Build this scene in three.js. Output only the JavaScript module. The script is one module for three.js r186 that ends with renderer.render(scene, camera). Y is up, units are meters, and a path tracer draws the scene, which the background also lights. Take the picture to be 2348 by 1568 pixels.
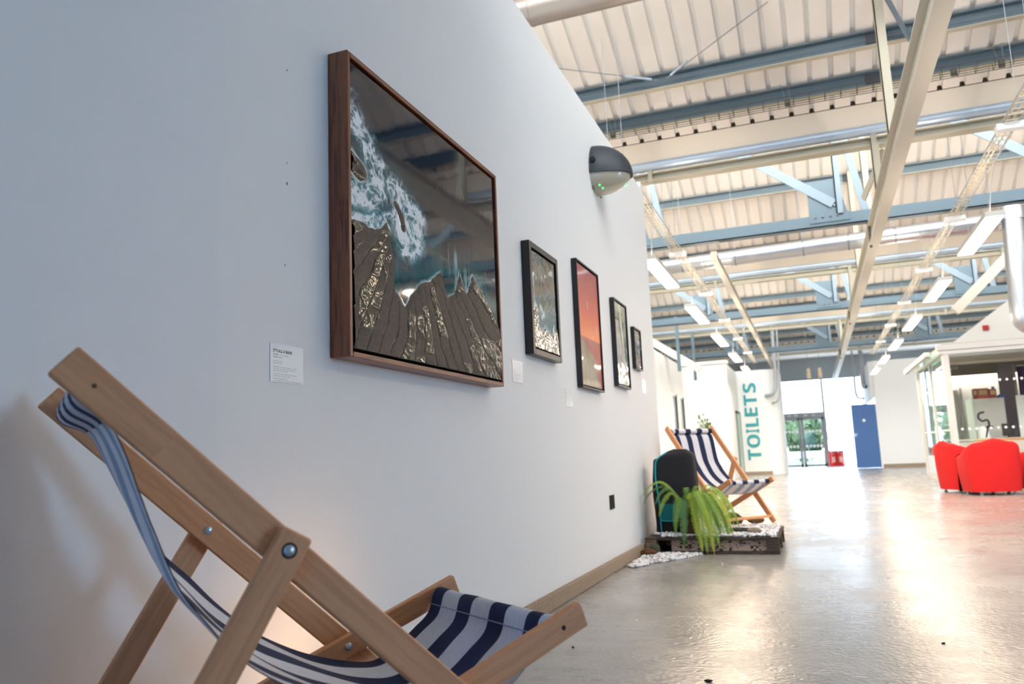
import * as THREE from 'three';
import { RoundedBoxGeometry } from 'three/addons/geometries/RoundedBoxGeometry.js';
import { mergeGeometries } from 'three/addons/utils/BufferGeometryUtils.js';
import { TextGeometry } from 'three/addons/geometries/TextGeometry.js';
import { FontLoader } from 'three/addons/loaders/FontLoader.js';
import { RectAreaLightUniformsLib } from 'three/addons/lights/RectAreaLightUniformsLib.js';

// ---------------------------------------------------------------- camera, sky, exposure
const scene = new THREE.Scene();
const D = Math.PI / 180;
const camera = new THREE.PerspectiveCamera(2 * Math.atan(784 / 1827) / D, 2348 / 1568, 0.05, 400);
camera.rotation.order = 'YXZ';
camera.position.set(0, 0.8, 0);
camera.rotation.set(8.49 * D, 20.38 * D, -2.37 * D);
camera.focus = 2.45;
camera.userData.fStop = 4.2;
const renderer = new THREE.WebGLRenderer();
renderer.toneMapping = THREE.LinearToneMapping;
renderer.toneMappingExposure = 1.9;
renderer.shadowMap.enabled = true;
RectAreaLightUniformsLib.init();
const SKY = 8.4;            // overcast sky
const LED = 28, LED0 = 32, LEDUP = 11, LEDC = [1.08, 0.80, 0.555];
{
  const w = 64, h = 32, d = new Float32Array(w * h * 4);
  for (let y = 0; y < h; y++) for (let x = 0; x < w; x++) {
    const e = (y + 0.5) / h * 2 - 1, t = Math.max(0, e), i = (y * w + x) * 4;
    const g = 0.96 + 0.04 * Math.sin(x * Math.PI / 16 + y * 0.7);
    d[i] = SKY * g * (0.80 - 0.12 * t); d[i + 1] = SKY * g * (0.97 - 0.06 * t); d[i + 2] = SKY * g * (1.17 + 0.02 * t); d[i + 3] = 1;
  }
  const t = new THREE.DataTexture(d, w, h, THREE.RGBAFormat, THREE.FloatType);
  t.mapping = THREE.EquirectangularReflectionMapping; t.magFilter = THREE.LinearFilter; t.needsUpdate = true;
  scene.background = t;
}

// ---------------------------------------------------------------- helpers
let seed = 7;
const rnd = () => { seed = (seed * 1664525 + 1013904223) >>> 0; return seed / 4294967296; };
const rr = (a, b) => a + (b - a) * rnd();
const used = new Map();
function numbered(n) { const k = used.get(n) || 0; used.set(n, k + 1); return k ? n + '_' + String(k).padStart(3, '0') : n; }
function shade(o) { o.traverse((c) => { if (c.isMesh) { c.castShadow = true; c.receiveShadow = true; } }); return o; }
function thing(name, label, category, pos = [0, 0, 0], turn = 0, group) {
  const o = new THREE.Group(); o.name = numbered(name); o.position.set(...pos); o.rotation.y = turn;
  o.userData = { label, category }; if (group) o.userData.group = group;
  scene.add(o); return o;
}
function structure(name, pos = [0, 0, 0], turn = 0) {
  const o = new THREE.Group(); o.name = name; o.position.set(...pos); o.rotation.y = turn; o.userData = { kind: 'structure' }; scene.add(o); return o;
}
const flat = (list) => { const l = [].concat(list).map((g) => { const k = g.index ? g.toNonIndexed() : g; for (const a of Object.keys(k.attributes)) if (!['position', 'normal', 'uv'].includes(a)) k.deleteAttribute(a); return k; }); return l.length > 1 ? mergeGeometries(l) : l[0]; };
function part(name, geos, mat, parent, label) {
  const m = new THREE.Mesh(flat(geos), mat); m.name = name; m.castShadow = m.receiveShadow = true;
  if (label) m.userData.label = label;
  parent.add(m); return m;
}
function wallMesh(name, geos, mat) { const m = part(name, geos, mat, scene); m.userData = { kind: 'structure' }; return m; }
// uv in metres from the dominant normal, the long axis of the piece along u
function metric(g, s = 1) {
  g.computeBoundingBox(); const b = g.boundingBox.getSize(new THREE.Vector3()).toArray();
  const p = g.attributes.position, n = g.attributes.normal, uv = new Float32Array(p.count * 2);
  for (let i = 0; i < p.count; i++) {
    const c = [p.getX(i), p.getY(i), p.getZ(i)], a = [Math.abs(n.getX(i)), Math.abs(n.getY(i)), Math.abs(n.getZ(i))];
    const k = a[0] > a[1] && a[0] > a[2] ? 0 : a[1] > a[2] ? 1 : 2, o = [0, 1, 2].filter((x) => x !== k);
    if (b[o[1]] > b[o[0]]) o.reverse();
    uv[2 * i] = c[o[0]] * s; uv[2 * i + 1] = c[o[1]] * s;
  }
  g.setAttribute('uv', new THREE.BufferAttribute(uv, 2)); return g;
}
function bx(w, h, d, x = 0, y = 0, z = 0, r = 0, off = 0) {
  let g = r > 0 ? new RoundedBoxGeometry(w, h, d, 1, Math.min(r, w / 2.01, h / 2.01, d / 2.01)) : new THREE.BoxGeometry(w, h, d);
  if (g.index) g = g.toNonIndexed();
  metric(g);
  if (off) { const u = g.attributes.uv; for (let i = 0; i < u.count; i++) u.setXY(i, u.getX(i) + off, u.getY(i) + off * 1.7); }
  return g.translate(x, y, z);
}
const span = (x0, x1, y0, y1, z0, z1, r = 0) => bx(Math.abs(x1 - x0), Math.abs(y1 - y0), Math.abs(z1 - z0), (x0 + x1) / 2, (y0 + y1) / 2, (z0 + z1) / 2, r);
const V = (a) => new THREE.Vector3(...a);
// a bar of section w (sideways) x h from p to q; its length runs along local x
function bar(p, q, w, h, r = 0, up = [0, 1, 0], off = 0) {
  const a = V(p), b = V(q), x = b.clone().sub(a), L = x.length(); x.normalize();
  const z = x.clone().cross(V(up)).normalize(), y = z.clone().cross(x);
  return bx(L, h, w, 0, 0, 0, r, off).applyMatrix4(new THREE.Matrix4().makeBasis(x, y, z).setPosition(a.add(b).multiplyScalar(0.5)));
}
function rod(p, q, r, seg = 8) {
  const a = V(p), b = V(q), d = b.clone().sub(a), g = new THREE.CylinderGeometry(r, r, d.length(), seg, 1);
  return g.applyQuaternion(new THREE.Quaternion().setFromUnitVectors(new THREE.Vector3(0, 1, 0), d.normalize())).translate((p[0] + q[0]) / 2, (p[1] + q[1]) / 2, (p[2] + q[2]) / 2);
}
const tube = (pts, r, n = 24, seg = 8, closed = false) => new THREE.TubeGeometry(new THREE.CatmullRomCurve3(pts.map(V), closed), n, r, seg, closed);
const lathe = (pts, seg = 20) => new THREE.LatheGeometry(pts.map(([r, y]) => new THREE.Vector2(r, y)), seg);
function grid(nu, nv, f) {            // surface from f(u, v) -> [x, y, z], uv set 0..1
  const p = [], uv = [], ix = [];
  for (let j = 0; j <= nv; j++) for (let i = 0; i <= nu; i++) { p.push(...f(i / nu, j / nv)); uv.push(i / nu, j / nv); }
  for (let j = 0; j < nv; j++) for (let i = 0; i < nu; i++) { const a = j * (nu + 1) + i, b = a + 1, c = a + nu + 1, d = c + 1; ix.push(a, b, d, a, d, c); }
  const g = new THREE.BufferGeometry(); g.setAttribute('position', new THREE.Float32BufferAttribute(p, 3)); g.setAttribute('uv', new THREE.Float32BufferAttribute(uv, 2)); g.setIndex(ix); g.computeVertexNormals(); return g;
}
function extrude(pts, depth, bevel = 0) {
  const s = new THREE.Shape(pts.map(([x, y]) => new THREE.Vector2(x, y)));
  return new THREE.ExtrudeGeometry(s, { depth, bevelEnabled: bevel > 0, bevelSize: bevel, bevelThickness: bevel, bevelSegments: 1, curveSegments: 8 });
}
// value noise
const H2 = (x, y) => { let n = Math.imul(x, 374761393) + Math.imul(y, 668265263); n = Math.imul(n ^ (n >>> 13), 1274126177); return ((n ^ (n >>> 16)) >>> 0) / 4294967296; };
function vn(x, y, per = 0) {
  const xi = Math.floor(x), yi = Math.floor(y), fx = x - xi, fy = y - yi, u = fx * fx * (3 - 2 * fx), v = fy * fy * (3 - 2 * fy);
  const m = per ? (k) => ((k % per) + per) % per : (k) => k;
  const a = H2(m(xi), m(yi)), b = H2(m(xi + 1), m(yi)), c = H2(m(xi), m(yi + 1)), d = H2(m(xi + 1), m(yi + 1));
  return a + (b - a) * u + (c - a) * v + (a - b - c + d) * u * v;
}
const fbm = (x, y, o = 4, per = 0) => { let s = 0, a = 0.5, f = 1; for (let i = 0; i < o; i++) { s += a * vn(x * f + i * 17.3 * (per ? 0 : 1), y * f, per * f); a *= 0.5; f *= 2; } return s; };
const sm = (a, b, x) => { const t = Math.min(1, Math.max(0, (x - a) / (b - a))); return t * t * (3 - 2 * t); };
const mix = (a, b, t) => a.map((v, i) => v + (b[i] - v) * t);
function tex(w, h, f, srgb, rep) {
  const d = new Uint8Array(w * h * 4);
  for (let y = 0; y < h; y++) for (let x = 0; x < w; x++) { const c = f((x + 0.5) / w, (y + 0.5) / h, x, y), i = (y * w + x) * 4; for (let k = 0; k < 3; k++) d[i + k] = Math.max(0, Math.min(255, (Array.isArray(c) ? c[k] : c) * 255)); d[i + 3] = 255; }
  const t = new THREE.DataTexture(d, w, h); t.wrapS = t.wrapT = THREE.RepeatWrapping; t.magFilter = THREE.LinearFilter; t.minFilter = THREE.LinearMipmapLinearFilter;
  if (srgb) t.colorSpace = THREE.SRGBColorSpace; if (rep) t.repeat.set(...rep); t.needsUpdate = true; return t;
}
const std = (c, roughness = 0.6, o = {}) => new THREE.MeshStandardMaterial({ color: new THREE.Color(c), roughness, ...o });
const phys = (c, roughness, o = {}) => new THREE.MeshPhysicalMaterial({ color: new THREE.Color(c), roughness, ...o });
const lin = (r, g, b) => new THREE.Color().setRGB(r, g, b);

// ---------------------------------------------------------------- materials
const woodTex = (base, dark, str, knots) => tex(512, 256, (u, v) => {
  const g = fbm(u * 6, v * 60 + 3 * fbm(u * 3, v * 4, 3), 4), f = vn(u * 40, v * 256), k = knots ? sm(0.66, 0.78, fbm(u * 9 + 4, v * 12, 3)) : 0;
  return mix(base, dark, Math.min(1, str * (sm(0.3, 0.75, g) * 0.75 + f * 0.25) + k * 0.7));
}, true, [1.4, 2.8]);
const beechMap = woodTex([0.92, 0.655, 0.455], [0.80, 0.54, 0.36], 0.6, false);
const M = {};
M.beech = std(0xffffff, 0.55, { map: beechMap });
M.oak = std(0xffffff, 0.5, { map: woodTex([0.80, 0.60, 0.38], [0.62, 0.42, 0.22], 0.8, false) });
M.walnut = phys(0xffffff, 0.38, { map: woodTex([0.58, 0.32, 0.17], [0.29, 0.13, 0.06], 0.9, true), clearcoat: 0.25, clearcoatRoughness: 0.3 });
M.pallet = std(0xffffff, 0.85, { map: woodTex([0.34, 0.28, 0.23], [0.13, 0.095, 0.075], 1.0, true) });
M.palletPale = std(0xffffff, 0.85, { map: woodTex([0.60, 0.50, 0.42], [0.22, 0.16, 0.12], 1.0, true) });
const plaster = tex(256, 256, (u, v) => 0.45 + 0.35 * fbm(u * 32, v * 32, 3, 32) - 0.1, false);
M.wall = std(lin(0.80, 0.80, 0.80), 0.72, { bumpMap: plaster, bumpScale: 0.0012 });
M.wallB = std(lin(0.82, 0.815, 0.80), 0.75);
M.bolt = std(0xc3ccd2, 0.3, { metalness: 0.75 });
M.galv = std(0xb9c8d8, 0.34, { metalness: 0.45 });
M.duct = std(0xbfc2c8, 0.33, { metalness: 0.95 });
M.steelBlue = std(lin(0.088, 0.128, 0.158), 0.45);
M.steelPale = std(lin(0.17, 0.215, 0.255), 0.5);
M.steelCream = std(lin(0.48, 0.44, 0.34), 0.55);
M.beamWhite = std(lin(0.58, 0.54, 0.46), 0.5);
M.deck = std(lin(0.86, 0.785, 0.71), 0.55);
M.flash = std(lin(0.78, 0.71, 0.61), 0.6);
M.white = std(lin(0.82, 0.82, 0.81), 0.4);
M.alu = std(lin(0.60, 0.575, 0.55), 0.45);
M.greyFrame = std(lin(0.33, 0.33, 0.34), 0.45);
M.black = std(0x0d0e11, 0.42);
M.blackFrame = std(0x17161a, 0.33);
M.darkGap = std(0x050505, 0.8);
M.glass = phys(0xffffff, 0.02, { transmission: 1, thickness: 0, ior: 1.45 });
M.glassTint = phys(0xe4f4ec, 0.02, { transmission: 1, thickness: 0, ior: 1.45 });
const pane = (r, g, b) => new THREE.MeshPhysicalMaterial({ color: lin(r, g, b), roughness: 0.02, transmission: 1, thickness: 0, ior: 1.45 });
M.north = [pane(0.82, 0.745, 0.67), pane(1, 0.91, 0.81), pane(1, 0.91, 0.81), pane(0.68, 0.61, 0.54), pane(0.68, 0.61, 0.54)];   // slightly yellowed roof sheets
M.backGlass = pane(0.34, 0.54, 0.78); M.farGlass = phys(0xffffff, 0.75, { transmission: 0.92, thickness: 0 });   // frosted panes
M.doorGlass = phys(0xffffff, 0.02, { transmission: 1, thickness: 0, ior: 1.2 });
M.dots = std(0xf4f4f2, 0.8);
M.wire = std(0x8d9298, 0.4, { metalness: 0.7 });
M.darkWire = std(0x4c4a42, 0.5, { metalness: 0.4 });
const weave = tex(256, 256, (u, v, x, y) => 0.5 + 0.25 * Math.sin(x * Math.PI / 2) * Math.sin(y * Math.PI / 2) + 0.25 * (vn(u * 64, v * 64, 64) - 0.5), false);

// ---------------------------------------------------------------- floor
const floorMap = tex(1024, 1024, (u, v) => {
  const a = fbm(u * 8, v * 8, 5, 8), b = fbm(u * 64 + 3, v * 16, 3), k = sm(0.74, 0.8, vn(u * 90, v * 90)) * 0.03;
  const t = 0.60 + 0.10 * (a - 0.5) + 0.05 * (b - 0.5) - k; return [t, t * 0.975, t * 0.945];
}, true, [0.25, 0.25]);
const floorRough = tex(1024, 1024, (u, v) => { const t = 0.26 + 0.16 * (fbm(u * 10, v * 10, 5, 10) - 0.45) + 0.06 * (fbm(u * 90, v * 30, 2) - 0.4); return [t, t, t]; }, false, [0.25, 0.25]);
const floorBump = tex(1024, 1024, (u, v) => {
  const s = sm(0.80, 0.86, fbm(u * 60, v * 14, 3)) * 0.25; return 0.35 + 0.42 * fbm(u * 128, v * 128, 3, 128) + 0.3 * fbm(u * 16, v * 16, 2, 16) - s;
}, false, [0.5, 0.5]);
M.floor = phys(0xffffff, 1.0, { map: floorMap, roughnessMap: floorRough, bumpMap: floorBump, bumpScale: 0.0035, specularIntensity: 1, ior: 1.6 });
{
  const g = bx(18, 0.2, 46.5, 1, -0.1, -15.75);
  wallMesh('floor', g, M.floor);
}

// ---------------------------------------------------------------- walls
const W = -1.42, WTOP = 3.465, WEND = -7.855;
{
  const w = structure('wall_left');
  part('wall_panel', span(W - 0.15, W, 0, WTOP, -1.64, WEND), M.wall, w);
  const t = 3 * D, L = 7.2;   // the stretch beside the camera turns away slightly
  const nx = -Math.cos(t) * 0.075, nz = -Math.sin(t) * 0.075;
  part('wall_panel', bar([W + nx, WTOP / 2, -1.64 + nz], [W + nx - Math.sin(t) * L, WTOP / 2, -1.64 + nz + Math.cos(t) * L], 0.15, WTOP), M.wall, w);
  part('wall_return', span(-3.68, W - 0.15, 0, WTOP, WEND + 0.15, WEND), M.wall, w);
  part('wall_cap', span(-8, W - 0.02, WTOP - 0.1, WTOP - 0.01, WEND + 0.01, 5.4), M.wallB, w);
  for (const [y, z, s] of [[2.02, -1.93, 1], [1.72, -1.93, 0.8], [1.655, -1.93, 1.4], [1.40, -1.92, 0.9]]) part('scuff_mark', new THREE.SphereGeometry(0.0024 * s, 8, 6).scale(0.3, 1.6, 0.8).translate(W + 0.0005, y, z), std(0x4a525c, 0.8), w, 'small dark nick in the plaster');
}
const ribTex = tex(256, 128, (u, v) => { const k = Math.sin((u * 16 + 0.35 * Math.sin(v * 9) + 0.25 * v) * Math.PI * 2); return [0.5 + 0.45 * k, 0.5 + 0.45 * k, 0.5 + 0.45 * k].map((x) => x * (0.85 + 0.3 * fbm(u * 64, v * 64, 2))); }, false, [2.6, 8]);
const ribCol = tex(256, 128, (u, v) => { const k = 0.5 + 0.5 * Math.sin((u * 16 + 0.35 * Math.sin(v * 9) + 0.25 * v) * Math.PI * 2); return mix([0.50, 0.435, 0.37], [0.80, 0.70, 0.60], k * (0.7 + 0.5 * fbm(u * 64, v * 64, 2))); }, true, [2.6, 8]);
M.skirt = std(0xffffff, 0.95, { map: ribCol, bumpMap: ribTex, bumpScale: 0.005 });
function skirting(name, p, q, h = 0.088, d = 0.03) { wallMesh(name, bar([p[0], h / 2, p[1]], [q[0], h / 2, q[1]], d, h, 0.008), M.skirt); }
skirting('baseboard_left', [W + 0.017, -1.6], [W + 0.017, WEND]);
skirting('baseboard_return', [W + 0.03, WEND - 0.015], [-3.6, WEND - 0.015]);
{
  const w = structure('wall_recess');                 // the hall widens beyond the picture wall
  part('wall_panel', span(-3.83, -3.68, 0, 3.5, WEND, -25), M.wallB, w);
  part('wall_panel', span(-3.83, -2.35, 0, 3.5, -25, -25.2), M.wallB, w);
  part('wall_cap', span(-3.9, -2.3, 3.5, 3.58, -24.9, -25.3), M.wallB, w);
  part('wall_panel', span(-2.5, -2.35, 0, 3.5, -25.2, -28.5), M.wallB, w);
}
{
  const w = structure('wall_toilet_block');
  part('wall_panel', span(-2.42, -1.42, 0, 3.55, -28.5, -28.7), M.wallB, w);
  const c = grid(10, 1, (u, v) => { const a = u * 90 * D; return [-1.42 + 0.45 * Math.sin(a), v * 3.55, -28.95 + 0.45 * Math.cos(a)]; });
  part('wall_curve', [c, span(-1.42, -0.97, 3.5, 3.55, -28.95, -28.6), span(-1.1, -0.98, 0, 3.55, -28.95, -31)], M.wallB, w);
}
skirting('baseboard_toilets', [-2.42, -28.485], [-1.42, -28.485], 0.11);
{
  const w = structure('wall_far');
  part('wall_panel', span(-8, -1.54, 0, 3.9, -38.5, -38.7), M.wallB, w);
  part('wall_panel', span(7, 10, 0, 3.9, -38.5, -38.7), M.wallB, w);
  part('wall_upper', span(-8, 10, 3.9, 9, -38.5, -38.7), std(lin(0.34, 0.37, 0.38), 0.6), w);
  const p = structure('wall_partition');
  part('wall_panel', span(2.24, 3.88, 0, 3.95, -32.5, -32.65), M.wallB, p);
  part('wall_panel', span(2.1, 2.24, 2.6, 3.95, -32.65, -38.5), M.wallB, p);
  const g = structure('wall_gable');
  part('wall_panel', extrude([[2.66, 2.72], [4.15, 3.78], [7.5, 6.2], [7.5, 2.72]], 0.12).translate(0, 0, -18.5), std(lin(0.62, 0.60, 0.57), 0.75), g);
}
skirting('baseboard_partition', [2.24, -32.485], [3.88, -32.485], 0.13);
{
  const w = structure('wall_right'), o = structure('window_9');
  part('wall_panel', [span(10, 10.2, 0, 9, 7.5, -0.3), span(10, 10.2, 0, 9, -2.7, -39), span(10, 10.2, 0, 0.9, -0.3, -2.7), span(10, 10.2, 3.0, 9, -0.3, -2.7)], M.wallB, w);
  for (let i = 0; i <= 2; i++) part('mullion', span(10.06, 10.14, 0.9, 3.0, -0.27 - i * 1.2, -0.33 - i * 1.2), M.alu, o);
  for (const y of [0.93, 2.97]) part('transom', span(10.06, 10.14, y - 0.03, y + 0.03, -0.3, -2.7), M.alu, o);
  for (let i = 0; i < 2; i++) part('window_pane', span(10.095, 10.105, 0.96, 2.94, -0.33 - i * 1.2, -1.47 - i * 1.2), pane(0.72, 0.88, 1.0), o);
}
wallMesh('wall_outer', span(-8.2, -8, 0, 9, 7.5, -39), M.wallB);
{
  const w = structure('wall_back');
  part('wall_panel', [span(-8, -3.6, 0, 9, 7.5, 7.3), span(0, 10, 0, 9, 7.5, 7.3), span(-3.6, 0, 0, 0.8, 7.5, 7.3), span(-3.6, 0, 2.6, 9, 7.5, 7.3)], M.wallB, w);
  const o = structure('window_8');
  for (let i = 0; i <= 3; i++) part('mullion', span(-3.63 + i * 1.2, -3.57 + i * 1.2, 0.8, 2.6, 7.44, 7.36), M.alu, o);
  for (const y of [0.83, 2.57]) part('transom', span(-3.6, 0, y - 0.03, y + 0.03, 7.44, 7.36), M.alu, o);
  for (let i = 0; i < 3; i++) part('window_pane', span(-3.57 + i * 1.2, -2.43 + i * 1.2, 0.86, 2.54, 7.405, 7.395), M.backGlass, o);
}
{ // narrow dark window slots in the recess wall
  [[-22.6, 1], [-23.9, 2]].forEach(([z, n]) => {
    const o = structure('window_' + n);
    part('window_jamb', span(-3.69, -3.63, 0.9, 2.5, z - 0.62, z - 0.70), std(0x32302d, 0.5), o, 'dark jamb');
    part('window_frame', [span(-3.69, -3.65, 2.45, 2.5, z, z - 0.62), span(-3.69, -3.65, 0.9, 0.95, z, z - 0.62), span(-3.69, -3.65, 0.9, 2.5, z + 0.04, z)], M.white, o);
    part('window_pane', span(-3.682, -3.672, 0.95, 2.45, z - 0.06, z - 0.62), phys(0xb8c6cc, 0.08), o);
  });
}

// ---------------------------------------------------------------- saw-tooth roof: decks, flashings, north lights
const S = 7.5, ZG = (k) => -10.4 - S * k, SLOPE = 0.466, DY = (k, z) => 4.85 + (z - (ZG(k) + 0.45)) * SLOPE;
const ceiling = structure('ceiling');
const XL = -8, XR = 10;
function deckGeo(k, z0, z1) {
  const pitch = 0.232, prof = [];
  for (let x = XL; x < XR; x += pitch) prof.push([x, 0], [x + 0.172, 0], [x + 0.182, 0.05], [x + 0.222, 0.05]);
  const pos = [], ix = [];
  prof.forEach(([x, d]) => pos.push(x, DY(k, z0) + d, z0, x, DY(k, z1) + d, z1));
  const g0 = []; for (let i = 0; i < prof.length - 1; i++) { const a = 2 * i; g0.push(a, a + 2, a + 1, a + 1, a + 2, a + 3); }
  const g = new THREE.BufferGeometry(); g.setAttribute('position', new THREE.Float32BufferAttribute(pos, 3)); g.setIndex(g0);
  g.setAttribute('uv', new THREE.Float32BufferAttribute(new Float32Array(prof.length * 4), 2));
  const n = g.toNonIndexed(); n.computeVertexNormals(); return n;
}
for (let k = -2; k <= 3; k++) {
  const z0 = ZG(k) + 0.45, z1 = k === -2 ? 7.4 : ZG(k) + S - 0.32;
  part('roof_deck', deckGeo(k, z0, z1), M.deck, ceiling);
  const a = [1, DY(k, z0) + 0.11, z0], b = [1, DY(k, z1) + 0.11, z1];
  part('roof_slab', bar(a, b, 18, 0.12), M.wallB, ceiling);
  part('rib_closure', span(XL, XR, 4.845, 4.96, z0 - 0.012, z0 - 0.002), std(0x3b332c, 0.8), ceiling);
  part('gutter_flashing', bar([1, 4.862, z0 - 0.02], [1, 4.66, ZG(k) + 0.12], 18, 0.015), M.flash, ceiling);
  part('gutter_flashing', span(XL, XR, 4.76, 4.84, ZG(k) - 0.2, ZG(k) + 0.12), M.flash, ceiling);
  if (k >= -1) {                                   // the steep glazed face above each gutter
    const zt = ZG(k) - 0.3, yt = DY(k + 1, ZG(k + 1) + S - 0.32);
    const n = structure('window_' + (k + 4));
    for (let x = XL; x <= XR; x += 1.5) part('glazing_bar', bar([x, 4.84, ZG(k) - 0.17], [x, yt, zt], 0.05, 0.05), M.alu, n);
    for (let x = XL; x < XR; x += 1.5) part('window_pane', bar([x + 0.75, 4.84, ZG(k) - 0.19], [x + 0.75, yt, zt - 0.02], 1.45, 0.008), M.north[k + 1], n);
  }
}
part('roof_deck', span(XL, XR, 4.84, 7.95, ZG(-2) - 0.2, ZG(-2) - 0.3), M.deck, ceiling);
part('roof_deck', bar([1, 4.84, ZG(3) - 0.17], [1, 4.9, -38.6], 18, 0.05), M.deck, ceiling);

// ---------------------------------------------------------------- roof steel
function purlinGeo(k, z) {
  const y = DY(k, z);
  return [span(XL, XR, y - 0.15, y - 0.005, z - 0.008, z + 0.008), span(XL, XR, y - 0.02, y - 0.005, z, z + 0.06), span(XL, XR, y - 0.06, y - 0.05, z, z + 0.012), span(XL, XR, y - 0.11, y - 0.10, z, z + 0.012)];
}
const bayName = ['in the nearest roof bay', 'in the second roof bay', 'in the third roof bay', 'in the farthest roof bay'];
const purlinWord = ['lowest', 'second lowest', 'third lowest', 'highest'];
for (let k = 0; k <= 3; k++) [0.85, 1.36, 2.45, 3.7].forEach((d, i) => {
  if (k === 0 && i > 1) return;
  const z = ZG(k) + d, t = thing('roof_purlin', `blue-grey steel purlin across the hall, ${k ? purlinWord[i] : i ? 'upper' : 'lower'} one ${bayName[k]}`, 'purlin', [0, 0, 0]);
  part('purlin_web', purlinGeo(k, z), M.steelBlue, t);
  part('bottom_flange', span(XL, XR, DY(k, z) - 0.16, DY(k, z) - 0.15, z - 0.075, z + 0.01), M.steelCream, t, 'cream bottom flange');
  for (const x of [1.02]) part('splice_plate', [span(x - 0.11, x + 0.11, DY(k, z) - 0.14, DY(k, z) - 0.02, z + 0.01, z + 0.022)], std(0x3c4048, 0.5), t);
});
const gutWord = ['nearest, above the dark wall light', 'second from the camera', 'third from the camera', 'farthest from the camera'];
for (let k = 0; k <= 3; k++) {
  const z = ZG(k), t = thing('roof_gutter', `galvanized gutter on a steel beam across the roof, ${gutWord[k]}`, 'gutter');
  part('gutter_pipe', rod([XL, 4.645, z + 0.1], [XR, 4.645, z + 0.1], 0.076, 20), M.galv, t, 'shiny blue-white gutter tube');
  part('gutter_beam', [span(XL, XR, 4.44, 4.455, z - 0.06, z + 0.11), span(XL, XR, 4.45, 4.55, z + 0.02, z + 0.035), span(XL, XR, 4.535, 4.55, z - 0.06, z + 0.1)], M.steelCream, t, 'cream steel beam');
  for (const x of [-1.75, 1.0, 3.8]) part('gutter_bracket', span(x - 0.03, x + 0.03, 4.42, 4.62, z + 0.03, z + 0.12, 0.004), M.steelCream, t);
}
// cross trusses
const trussWord = ['nearest', 'second', 'third'];
for (let k = 0; k < 3; k++) {
  const z = ZG(k) - 1.65, t = thing('roof_truss', `pale blue-grey bolted steel roof truss spanning the hall, ${trussWord[k]} from the camera`, 'truss', [0, 0, 0]);
  part('bottom_chord', [span(XL, XR, 3.94, 4.11, z + 0.06, z + 0.075), span(XL, XR, 3.94, 3.955, z - 0.08, z + 0.075), span(XL, XR, 4.095, 4.11, z - 0.08, z + 0.06), span(XL, XR, 3.95, 4.1, z - 0.02, z - 0.005)], M.steelBlue, t);
  part('top_chord', span(XL, XR, 5.85, 6.0, z - 0.07, z + 0.07), M.steelBlue, t);
  for (let n = -1; n <= 2; n++) {
    const x = (k === 0 ? 0.45 : 0.55) + 2.85 * n;
    const gp = part('gusset_plate', extrude([[x - 0.24, 4.0], [x - 0.24, 4.62], [x + 0.16, 4.62], [x + 0.3, 4.0]], 0.012).translate(0, 0, z + 0.075), M.steelBlue, t);
    for (let b = 0; b < 6; b++) part('bolt_head', new THREE.SphereGeometry(0.018, 8, 6).scale(1, 1, 0.7).translate(x - 0.19 + b * 0.06, 4.55 - b * 0.065, z + 0.1), M.steelPale, gp);
    for (let b = 0; b < 4; b++) part('bolt_head', new THREE.SphereGeometry(0.018, 8, 6).scale(1, 1, 0.7).translate(x - 0.16 + b * 0.1, 4.08, z + 0.09), M.steelBlue, gp);
    part('diagonal', bar([x + 0.1, 4.25, z + 0.1], [x - 1.45, 5.45, z + 0.1], 0.02, 0.13), M.steelPale, t, 'pale blue flat diagonal');
    part('diagonal', bar([x + 0.52, 4.05, z + 0.04], [x + 0.2, 5.9, z + 0.04], 0.02, 0.1), M.steelPale, t, 'pale blue flat diagonal');
    part('vertical', [span(x + 0.13, x + 0.145, 4.1, 5.9, z + 0.02, z + 0.11), span(x + 0.13, x + 0.22, 4.1, 5.9, z + 0.095, z + 0.11)], M.steelPale, t);
  }
}
function hBeam(x, w, z0, z1, y0, h) { return [span(x - w / 2, x + w / 2, y0, y0 + 0.016, z0, z1, 0), span(x - w / 2, x + w / 2, y0 + h - 0.016, y0 + h, z0, z1), span(x - 0.008, x + 0.008, y0 + 0.01, y0 + h - 0.01, z0, z1)]; }
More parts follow.
